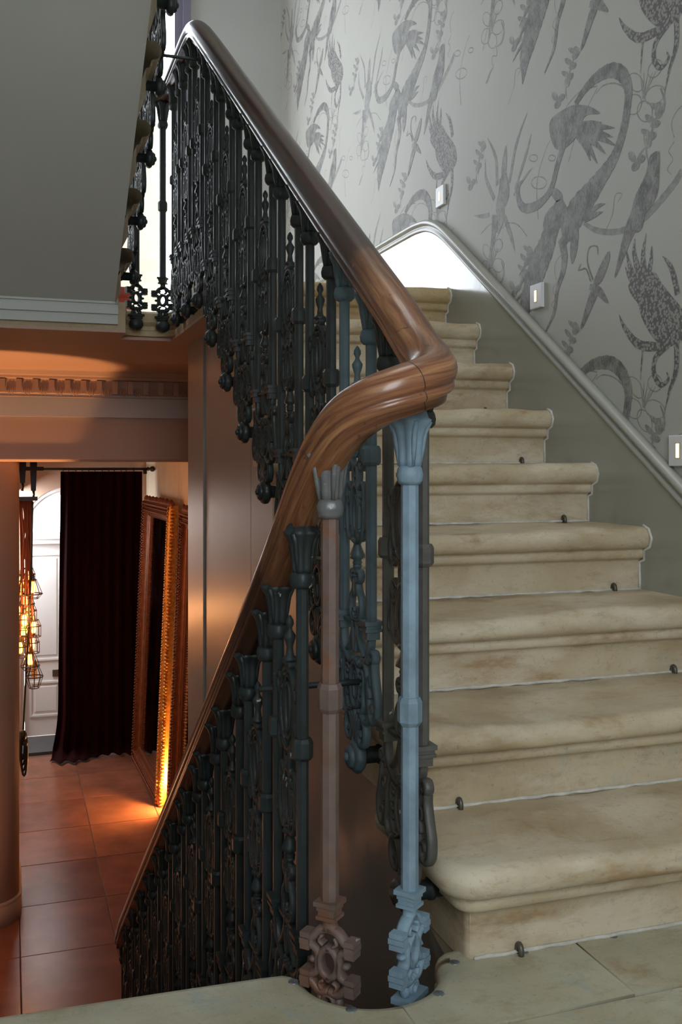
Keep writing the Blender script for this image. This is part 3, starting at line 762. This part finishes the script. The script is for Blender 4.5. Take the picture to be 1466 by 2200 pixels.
npf = len(prof); grain = []; acc = 0
for i in range(len(path)):
    if i: acc += math.dist(path[i], path[i-1])
    for j in range(npf): grain += [prof[j][0]*75, acc*4.2, prof[j][1]*75]
hr = m.world('handrail', WOOD)
ga = hr.data.attributes.new('grain', 'FLOAT_VECTOR', 'POINT'); ga.data.foreach_set('vector', grain)
jm = MB().rings([[JR[0]+JR[3]*h+JR[1]*(s*.943)+JR[2]*(u*.943) for s, u in prof] for h in (-.0007, .0007)]); jm.build('rail_joint', BLACK, hr)
tag(hr, 'continuous varnished mahogany handrail winding round the stairwell', 'handrail')

# ---------------------------------------------------------------- wall lights
def wall_light(y, z, label):
    e = empty('wall_light', (XW, y, z), 0, label, 'wall light', 'recessed step lights on the papered wall')
    MB().rings([[(-.001, -.04, -.042), (-.001, .04, -.042), (-.001, .04, .042), (-.001, -.04, .042)], [(-.010, -.04, -.042), (-.010, .04, -.042), (-.010, .04, .042), (-.010, -.04, .042)], [(-.012, -.038, -.040), (-.012, .038, -.040), (-.012, .038, .040), (-.012, -.038, .040)]], smooth=False).build('plate', ALU, e)
    MB().box(-.0125, -.0115, -.010, .010, -.022, .022).build('slot_rim', DADO, e)
    MB().prism([(-.0065, -.019), (.0065, -.019), (.0065, .019), (-.0065, .019)], -.0135, -.012).build('slot', WARM, e)
wall_light(3.038, 1.477, 'square wall light with glowing slot halfway up the dado slope')
wall_light(3.845, 2.028, 'square wall light with glowing slot above the curved top of the dado')
wall_light(2.270, .934, 'square wall light with glowing slot beside the lower end of the dado slope')

# ---------------------------------------------------------------- printed wallpaper (generic tropical toile)
PAPER = {"vine":{"s":[[[2.803,2.057,0.0221],[2.746,2.086,0.0283],[2.677,2.099,0.0384],[2.602,2.092,0.0437],[2.545,2.058,0.043],[2.514,2.006,0.0385],[2.517,1.959,0.0345],[2.531,1.907,0.0367],[2.559,1.854,0.039],[2.595,1.815,0.0478],[2.654,1.781,0.0635],[2.723,1.744,0.0908],[2.795,1.71,0.1105],[2.844,1.677,0.1076],[2.887,1.663,0.0908]],[[2.874,1.761,0.0888],[2.945,1.698,0.0906],[2.987,1.638,0.1079],[3.04,1.583,0.1204],[3.084,1.525,0.1108],[3.129,1.455,0.0841],[3.141,1.4,0.0338],[3.152,1.362,0.0045]],[[2.894,1.645,0.0315],[2.869,1.587,0.0365],[2.879,1.532,0.0288],[2.914,1.48,0.0211],[2.935,1.404,0.0159],[2.997,1.343,0.0043]],[[2.807,1.703,0.0307],[2.807,1.631,0.0461],[2.816,1.577,0.0359],[2.821,1.547,0.0051]],[[3.04,1.616,0.0219],[3.106,1.613,0.0167],[3.175,1.575,0.0034]],[[3.062,1.565,0.022],[3.141,1.557,0.0169],[3.199,1.511,0.0034]],[[3.084,1.514,0.0222],[3.164,1.499,0.0142],[3.223,1.469,0.0034]]],"p":[]},"plume":{"s":[[[2.878,1.947,0.0317],[2.913,1.894,0.0274],[2.944,1.838,0.0277],[2.984,1.807,0.028],[3.059,1.793,0.0334],[3.146,1.809,0.0317],[3.182,1.853,0.0271],[3.177,1.896,0.0172],[3.146,1.907,0.0049]],[[2.957,1.823,0.0232],[2.904,1.782,0.0388],[2.913,1.757,0.0343],[2.975,1.735,0.0372],[2.984,1.7,0.0373],[2.948,1.676,0.0231]],[[2.803,1.977,0.0399],[2.719,1.966,0.0238],[2.654,1.951,0.0021]],[[2.803,1.977,0.0399],[2.682,1.945,0.0235],[2.584,1.911,0.0021]],[[2.803,1.977,0.0399],[2.686,1.931,0.0235],[2.591,1.885,0.0021]],[[2.803,1.977,0.0399],[2.678,1.916,0.0235],[2.577,1.855,0.0021]],[[2.803,1.977,0.0399],[2.707,1.912,0.0237],[2.632,1.847,0.0021]],[[2.803,1.977,0.0399],[2.731,1.904,0.0238],[2.677,1.83,0.0021]],[[2.803,1.977,0.0399],[2.75,1.915,0.024],[2.715,1.85,0.0022]],[[2.746,1.672,0.0174],[2.684,1.696,0.0171],[2.632,1.695,0.0021]],[[2.746,1.67,0.0131],[2.692,1.674,0.0171],[2.646,1.674,0.0021]],[[2.754,1.682,0.0131],[2.715,1.716,0.0129],[2.692,1.736,0.0021]]],"p":[[[2.966,2.034],[2.948,2.061],[2.878,2.065],[2.811,2.058],[2.731,2.028],[2.661,1.981],[2.731,2.0],[2.762,1.991],[2.778,1.961],[2.844,1.937],[2.913,1.944],[2.948,1.982]]]},"branch":{"s":[[[2.754,1.665,0.0131],[2.692,1.629,0.018],[2.602,1.601,0.0187],[2.511,1.592,0.0202],[2.431,1.606,0.0229],[2.355,1.638,0.0238],[2.294,1.671,0.0233],[2.267,1.694,0.0216]]],"p":[]},"bird":{"s":[],"p":[[[2.373,1.778],[2.364,1.763],[2.367,1.699],[2.373,1.662],[2.398,1.633],[2.431,1.614],[2.444,1.581],[2.47,1.57],[2.521,1.595],[2.497,1.642],[2.477,1.681],[2.444,1.712],[2.424,1.738],[2.414,1.77],[2.392,1.779]],[[2.512,1.623],[2.446,1.612],[2.496,1.559],[2.581,1.457],[2.56,1.525]]]},"aloe":{"s":[[[3.346,1.941,0.018],[3.357,2.047,0.0155],[3.425,2.145,0.0026]],[[3.368,1.895,0.0207],[3.436,1.991,0.0158],[3.442,2.066,0.0026]],[[3.249,1.925,0.015],[3.197,2.049,0.0173],[3.117,2.136,0.0029]],[[3.207,1.889,0.0124],[3.127,1.989,0.0146],[3.088,2.052,0.0038]],[[3.217,1.872,0.0099],[3.127,1.916,0.0097],[3.078,1.932,0.0019]],[[3.297,1.953,0.0305],[3.286,2.011,0.038],[3.275,2.068,0.0101]],[[3.302,1.965,0.0559],[3.291,1.901,0.0862],[3.318,1.857,0.074],[3.313,1.805,0.0408],[3.346,1.764,0.0308]],[[3.359,1.835,0.0536],[3.378,1.75,0.0299],[3.404,1.683,0.0151],[3.411,1.63,0.0048]],[[3.29,1.812,0.0234],[3.235,1.724,0.0202],[3.208,1.667,0.0029]],[[3.411,1.847,0.0181],[3.478,1.857,0.0153],[3.54,1.875,0.0025]]],"p":[]},"pineapple":{"s":[[[2.45,1.425,0.0321],[2.484,1.51,0.0185],[2.481,1.555,0.0028]],[[2.435,1.431,0.0319],[2.442,1.501,0.0183],[2.427,1.557,0.0027]],[[2.423,1.429,0.0272],[2.405,1.471,0.0181],[2.401,1.516,0.0027]],[[2.473,1.429,0.0277],[2.508,1.482,0.0163],[2.524,1.532,0.0028]],[[2.481,1.416,0.0278],[2.512,1.455,0.014],[2.528,1.481,0.0028]],[[2.34,1.225,0.0243],[2.457,1.243,0.0276],[2.528,1.298,0.0164],[2.56,1.345,0.0024]],[[2.285,1.361,0.0217],[2.312,1.436,0.0175],[2.351,1.478,0.0022]],[[2.326,1.227,0.0176],[2.383,1.198,0.0188],[2.39,1.154,0.0189],[2.361,1.12,0.0156],[2.326,1.131,0.011],[2.333,1.153,0.0044]],[[2.291,1.232,0.0217],[2.291,1.158,0.0195],[2.319,1.104,0.011],[2.34,1.048,0.0018]],[[2.442,1.241,0.0101],[2.454,1.141,0.0018]]],"p":[[[2.512,1.427],[2.457,1.44],[2.39,1.441],[2.361,1.409],[2.312,1.361],[2.264,1.315],[2.244,1.269],[2.258,1.237],[2.312,1.222],[2.368,1.237],[2.412,1.274],[2.45,1.324],[2.465,1.363],[2.496,1.391]]]},"moth":{"s":[[[2.719,1.455,0.0175],[2.67,1.434,0.0295],[2.618,1.389,0.0058]],[[2.714,1.471,0.005],[2.741,1.516,0.004],[2.783,1.519,0.0041],[2.769,1.537,0.003]],[[2.701,1.474,0.005],[2.732,1.535,0.004],[2.723,1.578,0.004],[2.679,1.574,0.0039],[2.674,1.548,0.0025]]],"p":[[[2.696,1.456],[2.683,1.486],[2.618,1.546],[2.612,1.516],[2.653,1.461]],[[2.696,1.441],[2.723,1.428],[2.771,1.337],[2.751,1.339],[2.705,1.39],[2.679,1.421]]]},"blossom":{"s":[[[2.452,1.93,0.0036],[2.462,1.921,0.0036],[2.476,1.918,0.0036],[2.493,1.921,0.0036],[2.509,1.929,0.0036],[2.521,1.941,0.0037],[2.526,1.955,0.0037],[2.523,1.967,0.0037],[2.512,1.976,0.0036],[2.497,1.979,0.0036],[2.48,1.975,0.0036],[2.464,1.967,0.0036],[2.453,1.955,0.0036],[2.449,1.942,0.0036],[2.452,1.93,0.0036]],[[2.399,1.901,0.0035],[2.4,1.888,0.0035],[2.408,1.88,0.0035],[2.421,1.878,0.0035],[2.437,1.882,0.0036],[2.452,1.892,0.0036],[2.464,1.906,0.0036],[2.47,1.92,0.0036],[2.468,1.933,0.0036],[2.46,1.941,0.0036],[2.447,1.943,0.0036],[2.431,1.938,0.0035],[2.415,1.928,0.0035],[2.404,1.915,0.0035],[2.399,1.901,0.0035]],[[2.362,1.914,0.0035],[2.382,1.914,0.0035],[2.402,1.92,0.0035],[2.419,1.929,0.0035],[2.43,1.941,0.0035],[2.432,1.953,0.0035],[2.425,1.963,0.0035],[2.409,1.967,0.0035],[2.39,1.967,0.0035],[2.37,1.961,0.0035],[2.353,1.952,0.0035],[2.343,1.94,0.0034],[2.341,1.928,0.0034],[2.348,1.919,0.0034],[2.362,1.914,0.0035]],[[2.446,2.005,0.0036],[2.441,1.992,0.0036],[2.444,1.982,0.0036],[2.452,1.977,0.0036],[2.466,1.978,0.0036],[2.482,1.986,0.0036],[2.497,1.998,0.0036],[2.508,2.012,0.0036],[2.513,2.026,0.0036],[2.511,2.037,0.0036],[2.502,2.042,0.0036],[2.488,2.04,0.0036],[2.472,2.032,0.0036],[2.457,2.02,0.0036],[2.446,2.005,0.0036]],[[2.361,1.997,0.0035],[2.373,1.992,0.0035],[2.387,1.991,0.0035],[2.401,1.995,0.0035],[2.412,2.003,0.0035],[2.418,2.013,0.0035],[2.418,2.024,0.0035],[2.411,2.032,0.0035],[2.399,2.037,0.0035],[2.385,2.038,0.0035],[2.371,2.034,0.0035],[2.36,2.026,0.0035],[2.354,2.016,0.0035],[2.354,2.005,0.0035],[2.361,1.997,0.0035]],[[2.361,1.951,0.0054],[2.342,1.906,0.0099],[2.361,1.874,0.01],[2.405,1.873,0.0039]],[[2.44,1.948,0.0071],[2.453,2.016,0.0016]],[[2.44,1.948,0.0071],[2.437,2.022,0.0016]],[[2.44,1.948,0.0071],[2.418,2.019,0.0016]],[[2.44,1.948,0.0071],[2.398,2.008,0.0016]],[[2.44,1.948,0.0071],[2.383,2.005,0.0016]],[[2.402,1.872,0.0031],[2.398,1.84,0.0031],[2.431,1.85,0.0032],[2.437,1.828,0.0032],[2.424,1.809,0.0031],[2.45,1.797,0.0079],[2.477,1.773,0.012],[2.49,1.769,0.002]]],"p":[]},"sprig":{"s":[[[2.853,2.092,0.0027],[2.861,2.131,0.0036],[2.836,2.176,0.0036],[2.795,2.235,0.0022]]],"p":[[[2.838,2.159],[2.844,2.159],[2.854,2.162],[2.865,2.169],[2.876,2.177],[2.884,2.184],[2.887,2.191],[2.885,2.194],[2.879,2.194],[2.869,2.19],[2.857,2.184],[2.847,2.176],[2.839,2.168],[2.836,2.162]],[[2.84,2.185],[2.843,2.19],[2.841,2.194],[2.835,2.198],[2.826,2.199],[2.815,2.197],[2.806,2.194],[2.799,2.19],[2.796,2.185],[2.798,2.18],[2.804,2.177],[2.813,2.176],[2.824,2.178],[2.833,2.181]],[[2.853,2.152],[2.857,2.157],[2.857,2.162],[2.853,2.167],[2.846,2.169],[2.836,2.17],[2.827,2.168],[2.819,2.164],[2.815,2.159],[2.815,2.154],[2.819,2.149],[2.827,2.147],[2.836,2.146],[2.845,2.148]],[[2.815,2.207],[2.82,2.212],[2.822,2.218],[2.82,2.224],[2.815,2.228],[2.807,2.23],[2.799,2.229],[2.791,2.226],[2.786,2.221],[2.784,2.215],[2.786,2.209],[2.791,2.205],[2.798,2.203],[2.807,2.204]],[[2.825,2.192],[2.832,2.193],[2.841,2.198],[2.852,2.205],[2.861,2.213],[2.866,2.221],[2.868,2.227],[2.864,2.229],[2.857,2.228],[2.847,2.223],[2.837,2.216],[2.828,2.208],[2.823,2.2],[2.821,2.194]],[[2.785,2.209],[2.792,2.212],[2.8,2.218],[2.807,2.225],[2.812,2.233],[2.813,2.24],[2.81,2.244],[2.805,2.245],[2.797,2.242],[2.789,2.236],[2.782,2.228],[2.778,2.22],[2.777,2.213],[2.779,2.209]],[[2.796,2.219],[2.803,2.219],[2.812,2.222],[2.823,2.229],[2.834,2.237],[2.841,2.245],[2.845,2.251],[2.843,2.254],[2.836,2.254],[2.827,2.25],[2.815,2.244],[2.805,2.236],[2.798,2.228],[2.795,2.222]],[[2.854,2.131],[2.861,2.136],[2.867,2.142],[2.87,2.149],[2.869,2.156],[2.866,2.161],[2.859,2.163],[2.852,2.161],[2.845,2.157],[2.839,2.151],[2.836,2.143],[2.837,2.137],[2.84,2.132],[2.846,2.13]],[[2.923,2.111],[2.931,2.114],[2.939,2.12],[2.946,2.128],[2.949,2.136],[2.949,2.143],[2.945,2.146],[2.939,2.147],[2.93,2.143],[2.922,2.137],[2.916,2.129],[2.912,2.121],[2.912,2.115],[2.916,2.111]],[[2.925,2.085],[2.931,2.09],[2.933,2.096],[2.931,2.102],[2.926,2.106],[2.918,2.108],[2.909,2.108],[2.901,2.105],[2.895,2.1],[2.893,2.094],[2.895,2.088],[2.9,2.084],[2.908,2.082],[2.917,2.082]],[[2.904,2.102],[2.909,2.107],[2.909,2.113],[2.904,2.117],[2.897,2.12],[2.887,2.121],[2.878,2.119],[2.87,2.115],[2.866,2.11],[2.865,2.105],[2.87,2.1],[2.877,2.097],[2.887,2.097],[2.897,2.099]]]},"tendril":{"s":[[[2.844,1.883,0.0036],[2.795,1.966,0.0035],[2.731,2.024,0.0035],[2.677,2.065,0.0034]],[[2.861,2.068,0.0045],[2.778,2.088,0.0053],[2.677,2.071,0.0043]],[[2.684,2.05,0.0034],[2.639,2.06,0.0042],[2.566,2.037,0.0049],[2.497,1.98,0.004]],[[2.639,1.607,0.0025],[2.595,1.653,0.0029],[2.581,1.707,0.0029],[2.545,1.702,0.0029],[2.566,1.683,0.0021]],[[2.3,1.793,0.0026],[2.312,1.835,0.0027],[2.294,1.859,0.0026],[2.267,1.869,0.0026]],[[2.3,1.782,0.0026],[2.324,1.763,0.0027],[2.306,1.735,0.0026],[2.33,1.715,0.0027],[2.312,1.695,0.0019]],[[3.04,1.741,0.0066],[3.049,1.871,0.0038],[2.994,1.964,0.0033],[2.957,1.99,0.0032]],[[2.984,1.854,0.004],[2.989,1.846,0.004],[3.003,1.842,0.004],[3.024,1.844,0.004],[3.047,1.85,0.004],[3.068,1.859,0.004],[3.082,1.871,0.004],[3.088,1.881,0.004],[3.082,1.889,0.004],[3.068,1.893,0.004],[3.047,1.891,0.004],[3.024,1.885,0.004],[3.003,1.875,0.004],[2.989,1.864,0.004],[2.984,1.854,0.004]],[[3.045,1.955,0.004],[3.047,1.951,0.004],[3.055,1.949,0.004],[3.067,1.95,0.004],[3.08,1.954,0.004],[3.091,1.96,0.004],[3.099,1.966,0.004],[3.102,1.972,0.004],[3.099,1.976,0.004],[3.091,1.978,0.004],[3.08,1.977,0.004],[3.067,1.973,0.004],[3.055,1.968,0.004],[3.047,1.961,0.004],[3.045,1.955,0.004]],[[2.926,1.921,0.004],[2.928,1.917,0.004],[2.935,1.915,0.004],[2.943,1.916,0.004],[2.953,1.919,0.004],[2.962,1.923,0.004],[2.969,1.929,0.004],[2.971,1.934,0.004],[2.969,1.937,0.004],[2.962,1.939,0.004],[2.953,1.938,0.004],[2.943,1.935,0.004],[2.935,1.931,0.004],[2.928,1.926,0.004],[2.926,1.921,0.004]]],"p":[]}}
PM = {'vine': PR_D, 'plume': PR_D, 'branch': PR_L, 'bird': PR_D, 'aloe': PR_M, 'pineapple': PR_P, 'moth': PR_D, 'blossom': PR_L, 'sprig': PR_M, 'tendril': PR_L}
def print_mesh(key, dx):
    m = MB(); d = PAPER[key]; lay = 0
    for P in d['p']:
        P = cr(P, 3, True); m.add([(-dx-lay, y, z) for y, z in P], [tuple(range(len(P)))], False); lay += .000006
    for st in d['s']:
        Q = cr(st, 6); L, Rr = [], []
        for i, (y, z, w) in enumerate(Q):
            a, b = Q[max(i-1, 0)], Q[min(i+1, len(Q)-1)]
            q = math.hypot(b[0]-a[0], b[1]-a[1]) or 1; ny, nz = -(b[1]-a[1])/q, (b[0]-a[0])/q
            w = max(w, .002)/2*(1+.06*math.sin(i*2.1))
            L.append((-dx-lay, y+ny*w, z+nz*w)); Rr.append((-dx-lay, y-ny*w, z-nz*w))
        n = len(Q)
        m.add(L+Rr, [(i, i+1, n+i+1, n+i) for i in range(n-1)], False); lay += .000006
    me = bpy.data.meshes.new('printed_'+key); me.from_pydata(m.v, [], m.f); me.materials.append(PM[key]); return me
order = ['tendril', 'branch', 'blossom', 'aloe', 'sprig', 'pineapple', 'bird', 'vine', 'plume', 'moth']
pmesh = {k: print_mesh(k, .0002+.00008*i) for i, k in enumerate(order)}
def clip(me, plane_co, plane_no):
    bm = bmesh.new(); bm.from_mesh(me)
    bmesh.ops.bisect_plane(bm, geom=bm.verts[:]+bm.edges[:]+bm.faces[:], plane_co=plane_co, plane_no=plane_no, clear_outer=True)
    c = bpy.data.meshes.new(me.name); bm.to_mesh(c); bm.free(); c.materials.append(me.materials[0]); return c
extra = {'sprig': [(.66, -.10), (.30, -.58), (1.02, -.33)], 'tendril': [(.62, -.28)], 'blossom': [(.95, -.30)]}
for k, me, ey, ez in [(k, me, 0, 0) for k, me in pmesh.items()] + [(k, pmesh[k], y_, z_) for k, l_ in extra.items() for y_, z_ in l_]:
    ys = [v.co.y for v in me.vertices]; zs = [v.co.z for v in me.vertices]
    for i in range(-1, 4):
        for j in range(-2, 4):
            oy, oz = 1.455*i+ey, .888*j+ez
            y0, y1, z0, z1 = min(ys)+oy, max(ys)+oy, min(zs)+oz, max(zs)+oz
            if y1 < 1.6 or y0 > 6.44 or z0 > 4.3: continue
            zd = .18+.675*(min(y1, 3.9)-1.578)+.185
            if z1 < min(zd, 1.947)-.25: continue
            mm = me
            if y1 > 6.475: mm = clip(me, (0, 6.475-oy, 0), (0, 1, 0))
            link('printed_'+k, mm, wall_right, (XW, oy, oz))

# ---------------------------------------------------------------- things in the hall
# curtain
def curtain():
    m = MB(); nx, nz = 120, 40
    R = []
    for i in range(nz+1):
        t = i/nz; z = .835-2.86*t
        row = []
        for j in range(nx+1):
            s = j/nx
            flare = max(0, (t-.80)/.20)**2
            x = .485+.79*s - .085*flare*(1-s)**2 - .03*t*(1-s) + .012*t*math.sin(6*s)
            amp = .026+.014*math.sin(9*s+1)+.012*flare
            y = 10.19+amp*math.sin(s*2*PI*8+.6*math.sin(t*3)+.4*math.sin(5*s))+.02*math.sin(4*t+3*s)-.16*max(0, (t-.955)/.045)*(1+.5*math.sin(8*s))-.03*flare
            zz = max(z, -1.955+.006*math.sin(s*9))
            row.append((x, y, max(zz, -1.962)))
        R.append(row)
    m.rings(R, closed=False, caps=False)
    o = m.world('velvet_curtain', VELVET, None, (.88, 10.19, -1.965))
    so = o.modifiers.new('thick', 'SOLIDIFY'); so.thickness = .006
    return o
tag(curtain(), 'heavy black-red velvet curtain pooling on the hall floor', 'curtain')
rod = empty('curtain_rod', (.72, 10.19, .86), 0, 'black iron curtain rod under the lintel', 'curtain rod')
MB().tube([(x, 0, 0) for x in (-.70, -.3, .2, .62)], .014, 10).build('pole', BLACK, rod)
MB().lathe([(0, .60), (.016, .60), (.020, .615), (.014, .63), (.026, .645), (.030, .66), (.024, .675), (.0, .685)], 12, axis='x').build('finial', BLACK, rod)
MB().box(.575, .59, -.01, .70, -.012, .012).box(.565, .60, -.02, .02, -.05, -.012).build('bracket', BLACK, rod)
ring_me = MB().tube([(0, .020*math.cos(2*PI*i/14), -.006+.020*math.sin(2*PI*i/14)) for i in range(15)], .003, 6).mesh('curtain_ring'); ring_me.materials.append(BLACK)
for i in range(12): link('curtain_ring', ring_me, rod, (-.225+.063*i+random.uniform(-.01, .01), 0, 0))

# leaning gilt mirrors
def gilt_mirror(origin, yaw, lean, W, H, label, seed):
    e = empty('gilt_mirror', origin, 0, label, 'mirror')
    e.rotation_euler = (0, lean, yaw)
    rnd = random.Random(seed); fw = .15
    # local: y along the wall, z up, -x towards the hall
    MB().box(-.010, .012, fw-.02, W-fw+.02, fw-.02, H-fw+.02).build('glass', MIRROR, e)
    def side(a, b, horizontal):
        m = MB(); pr = [(.0, .02), (.0, -.045), (.02, -.060), (.035, -.052), (.045, -.035), (.075, -.050), (.085, -.056), (.098, -.050), (.105, -.030), (.135, -.022), (.15, -.012), (.15, .02)]
        R = []
        for t, inset in ((a, 0), (b, 1)):
            ring = []
            for p, x in pr:
                s = t+(p if inset == 0 else -p)
                ring.append((x, s, p) if horizontal == 'b' else (x, s, H-p) if horizontal == 't' else (x, p, s) if horizontal == 'n' else (x, W-p, s))
            R.append(ring)
        m.rings(R, smooth=False); return m
    for nm, a, b, k in (('bottom_rail', 0, W, 'b'), ('top_rail', 0, W, 't'), ('stile', 0, H, 'n'), ('stile', 0, H, 'f')):
        side(a, b, k).build(nm, GILT_LIT if k == 'n' else GILT_SHADE, e)
    # carved leaf edge, bead course and inner bead course on each side
    for k in 'ntbf':
        m = MB(); L = H if k in 'nf' else W
        put = (lambda p, s, x: (x, p, s)) if k == 'n' else (lambda p, s, x: (x, W-p, s)) if k == 'f' else (lambda p, s, x: (x, s, p)) if k == 'b' else (lambda p, s, x: (x, s, H-p))
        s = .01
        while s < L-.01:
            big = .020+.016*abs(math.sin(s*17))+rnd.uniform(0, .006)
            m.ell(put(.002-big*.4, s, -.03), (.022, big, .016) if k in 'nf' else (.022, .016, big), 7, 4)
            m.ell(put(.028, s+.012, -.060), (.012, .010+.006*abs(math.sin(s*30)), .012), 6, 4)
            s += .030
        s = .05
        while s < L-.05:
            m.ell(put(.092, s, -.056), (.008, .0075, .0085), 6, 4); s += .021
        s = .08
        while s < L-.08:
            m.ell(put(.060, s, -.046), (.010, .009, .014) if k in 'nf' else (.010, .014, .009), 6, 4); s += .036
        o = m.build('carved_ornament', GILT_LIT if k == 'n' else GILT_SHADE, e); o['kind'] = 'stuff'
    return e
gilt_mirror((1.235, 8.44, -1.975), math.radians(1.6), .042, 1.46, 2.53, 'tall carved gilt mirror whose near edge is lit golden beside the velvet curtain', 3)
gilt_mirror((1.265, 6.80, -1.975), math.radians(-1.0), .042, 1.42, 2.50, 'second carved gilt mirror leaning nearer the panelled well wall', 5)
up_l = empty('floor_uplight', (1.312, 8.36, -1.98), 0, 'small bright floor uplight between the two gilt mirrors', 'lamp')
MB().lathe([(.0, 0), (.035, 0), (.035, .02), (.022, .03), (.022, .09), (.018, .09), (.018, .04), (.0, .04)], 14).build('housing', BLACK, up_l)
MB().ell((0, -.012, .115), (.018, .018, .020), 10, 6).build('bulb', BULB2, up_l)
light('uplight_lamp', 'POINT', (1.30, 8.27, -1.78), 60, (1.0, .46, .13), .03)

# hanging cluster of cage lamps on a pulley beam
bm_ = empty('pulley_beam', (.13, 8.0, .86), 0, 'black iron pulley beam and rope blocks holding the lamp cluster', 'pulley')
MB().box(-.30, .12, -.02, .02, -.005, .025).build('beam', BLACK, bm_)
for x, l in ((.045, .16), (-.035, .10)):
    MB().box(x-.026, x+.026, -.03, .03, .01, .33).build('hanger', BLACK, bm_)
    MB().prism([(x-.024, -.0), (x+.024, -.0), (x+.018, -l), (x-.018, -l)], -.018, .018, 'y').build('pulley_block', BLACK, bm_)
    MB().tube([(x, 0, -l), (x+.004, 0, -l-.03), (x-.004, 0, -l-.06)], [.012, .008, .012], 6).build('hook', BLACK, bm_)
MB().box(-.065, .075, -.03, .03, -.235, -.205).build('cord_bar', simple('dull_steel', (.10, .11, .12), .5, .5), bm_)
rope = cr([(.048, 8.0-.03, .62), (.040, 7.965, .2), (.025, 7.96, -.2), (.0, 7.96, -.7), (-.02, 7.965, -1.12)], 6)
m = MB().tube([(x+.13-.01, y, z) for x, y, z in rope], .008, 6); 
tag(m.build('rope', BLACK), 'black rope running down beside the lamp cluster to its weight', 'rope')
cl = empty('rope_coil', (.098, 7.965, -1.40), 0, 'black coiled rope end hanging low by the pier', 'rope')
for k in range(4):
    MB().tube([(.022*math.sin(2*PI*i/16)+.006*k-.01, .02*math.cos(k)+.01*k-.02, .16+(.11+.02*k)*math.cos(2*PI*i/16)-.02*k) for i in range(17)], .009, 6).build('loop', BLACK, cl)
MB().ell((.0, -.01, .235), (.030, .03, .045), 10, 6).ell((.016, -.01, .18), (.022, .025, .03), 10, 6).build('knot', BLACK, cl)

CORD = simple('rust_cord', (.30, .075, .03), .7)
AMBER, _t, _b = nt('amber_glass')
_b.inputs['Base Color'].default_value = (.9, .45, .15, 1)
_tr = _t.nodes.new('ShaderNodeBsdfTransparent'); _tr.inputs[0].default_value = (1, .72, .42, 1); _mx = _t.nodes.new('ShaderNodeMixShader'); _mx.inputs[0].default_value = .15
_t.links.new(_tr.outputs[0], _mx.inputs[1]); _t.links.new(_b.outputs[0], _mx.inputs[2]); _t.links.new(_mx.outputs[0], _t.nodes['Material Output'].inputs[0])
def cage_mesh(r0, r1, r2, h1, h2):
    m = MB(); n = 8
    for k in range(n):
        a = 2*PI*k/n; c, s = math.cos(a), math.sin(a)
        m.tube([(r0*c, r0*s, 0), (r1*c, r1*s, -h1), (r2*c, r2*s, -h2)], .0022, 5)
    for r, z, w in ((r0, 0, .003), (r1, -h1, .0042), (r2, -h2, .003)):
        m.tube([(r*math.cos(2*PI*i/20), r*math.sin(2*PI*i/20), z) for i in range(21)], w, 6)
    return m.mesh('cage')
CAGES = [cage_mesh(.022, .058, .034, .095, .125), cage_mesh(.024, .054, .03, .075, .15), cage_mesh(.03, .045, .045, .04, .11)]
for c in CAGES: c.materials.append(simple('cage_wire', (.03, .022, .018), .45))
BULBM = MB().lathe([(0, -.095), (.012, -.092), (.018, -.078), (.018, -.03), (.012, -.012), (.0, -.008)], 12).mesh('bulb'); BULBM.materials.append(BULB)
GLOB = MB().lathe([(0, -.100), (.014, -.097), (.023, -.080), (.022, -.035), (.014, -.008)], 12).mesh('glass_envelope'); GLOB.materials.append(AMBER)
SOCK = MB().lathe([(0, .04), (.008, .04), (.014, .03), (.014, .0), (.016, -.006), (.012, -.014), (0, -.014)], 12).mesh('socket'); SOCK.materials.append(BRASS)
lamps = [(.10, 8.06, -.02, 1, 1), (.135, 8.06, .10, 2, 1), (.075, 7.98, -.44, 2, 1), (.118, 8.06, -.30, 0, 1), (.145, 8.05, -.18, 2, 1), (.088, 8.05, .055, 2, 1), (.170, 7.98, .02, 0, 1), (.120, 8.03, -.085, 1, 1), (.108, 7.97, -.23, 2, 1), (.175, 7.99, -.29, 2, 1), (.100, 8.05, -.33, 1, 1), (.165, 8.02, -.42, 2, 1), (.150, 7.98, -.53, 0, 1), (.180, 7.97, -.635, 1, 0), (.06, 8.04, -.16, 0, 1)]
for i, (x, y, z, k, on) in enumerate(lamps):
    lab = 'unlit cage pendant lamp hanging lowest in the cluster' if not on else 'glowing amber cage pendant lamp in the hanging cluster'
    e = empty('pendant_lamp', (x, y, z), random.uniform(0, 1), lab, 'pendant lamp', 'cage lamps hanging in the cluster')
    xt = .12+.045*((i*7) % 10-4.5)/4.5
    e.rotation_euler.z = 0
    MB().tube(cr([(0, 0, .04), ((xt-x)*.15, 0, .10), (xt-x, (8.0-y), .635-z)], 5), .0075, 6).build('cord', CORD, e)
    link('socket', SOCK, e); cg = link('cage', CAGES[k], e); cg.scale = (1.2, 1.2, 1.15)
    if on: link('bulb', BULBM, e, (0, 0, -.006))
    link('glass_envelope', GLOB, e, (0, 0, -.006))
light('cluster_glow', 'POINT', (.15, 7.86, -.25), 7, (1.0, .45, .16), .1)

# small red thing on the upper landing
rb = empty('red_box_seat', (.40, 5.55, 1.62), 0, 'low red upholstered box seat on the upper landing by the window', 'seat')
MB().box(-.22, .22, -.16, .16, 0, .17).build('base', RED, rb)
MB().rings([[(-.225, -.165, .17), (.225, -.165, .17), (.225, .165, .17), (-.225, .165, .17)], [(-.23, -.17, .19), (.23, -.17, .19), (.23, .17, .19), (-.23, .17, .19)], [(-.22, -.16, .225), (.22, -.16, .225), (.22, .16, .225), (-.22, .16, .225)]]).build('cushion', RED, rb)
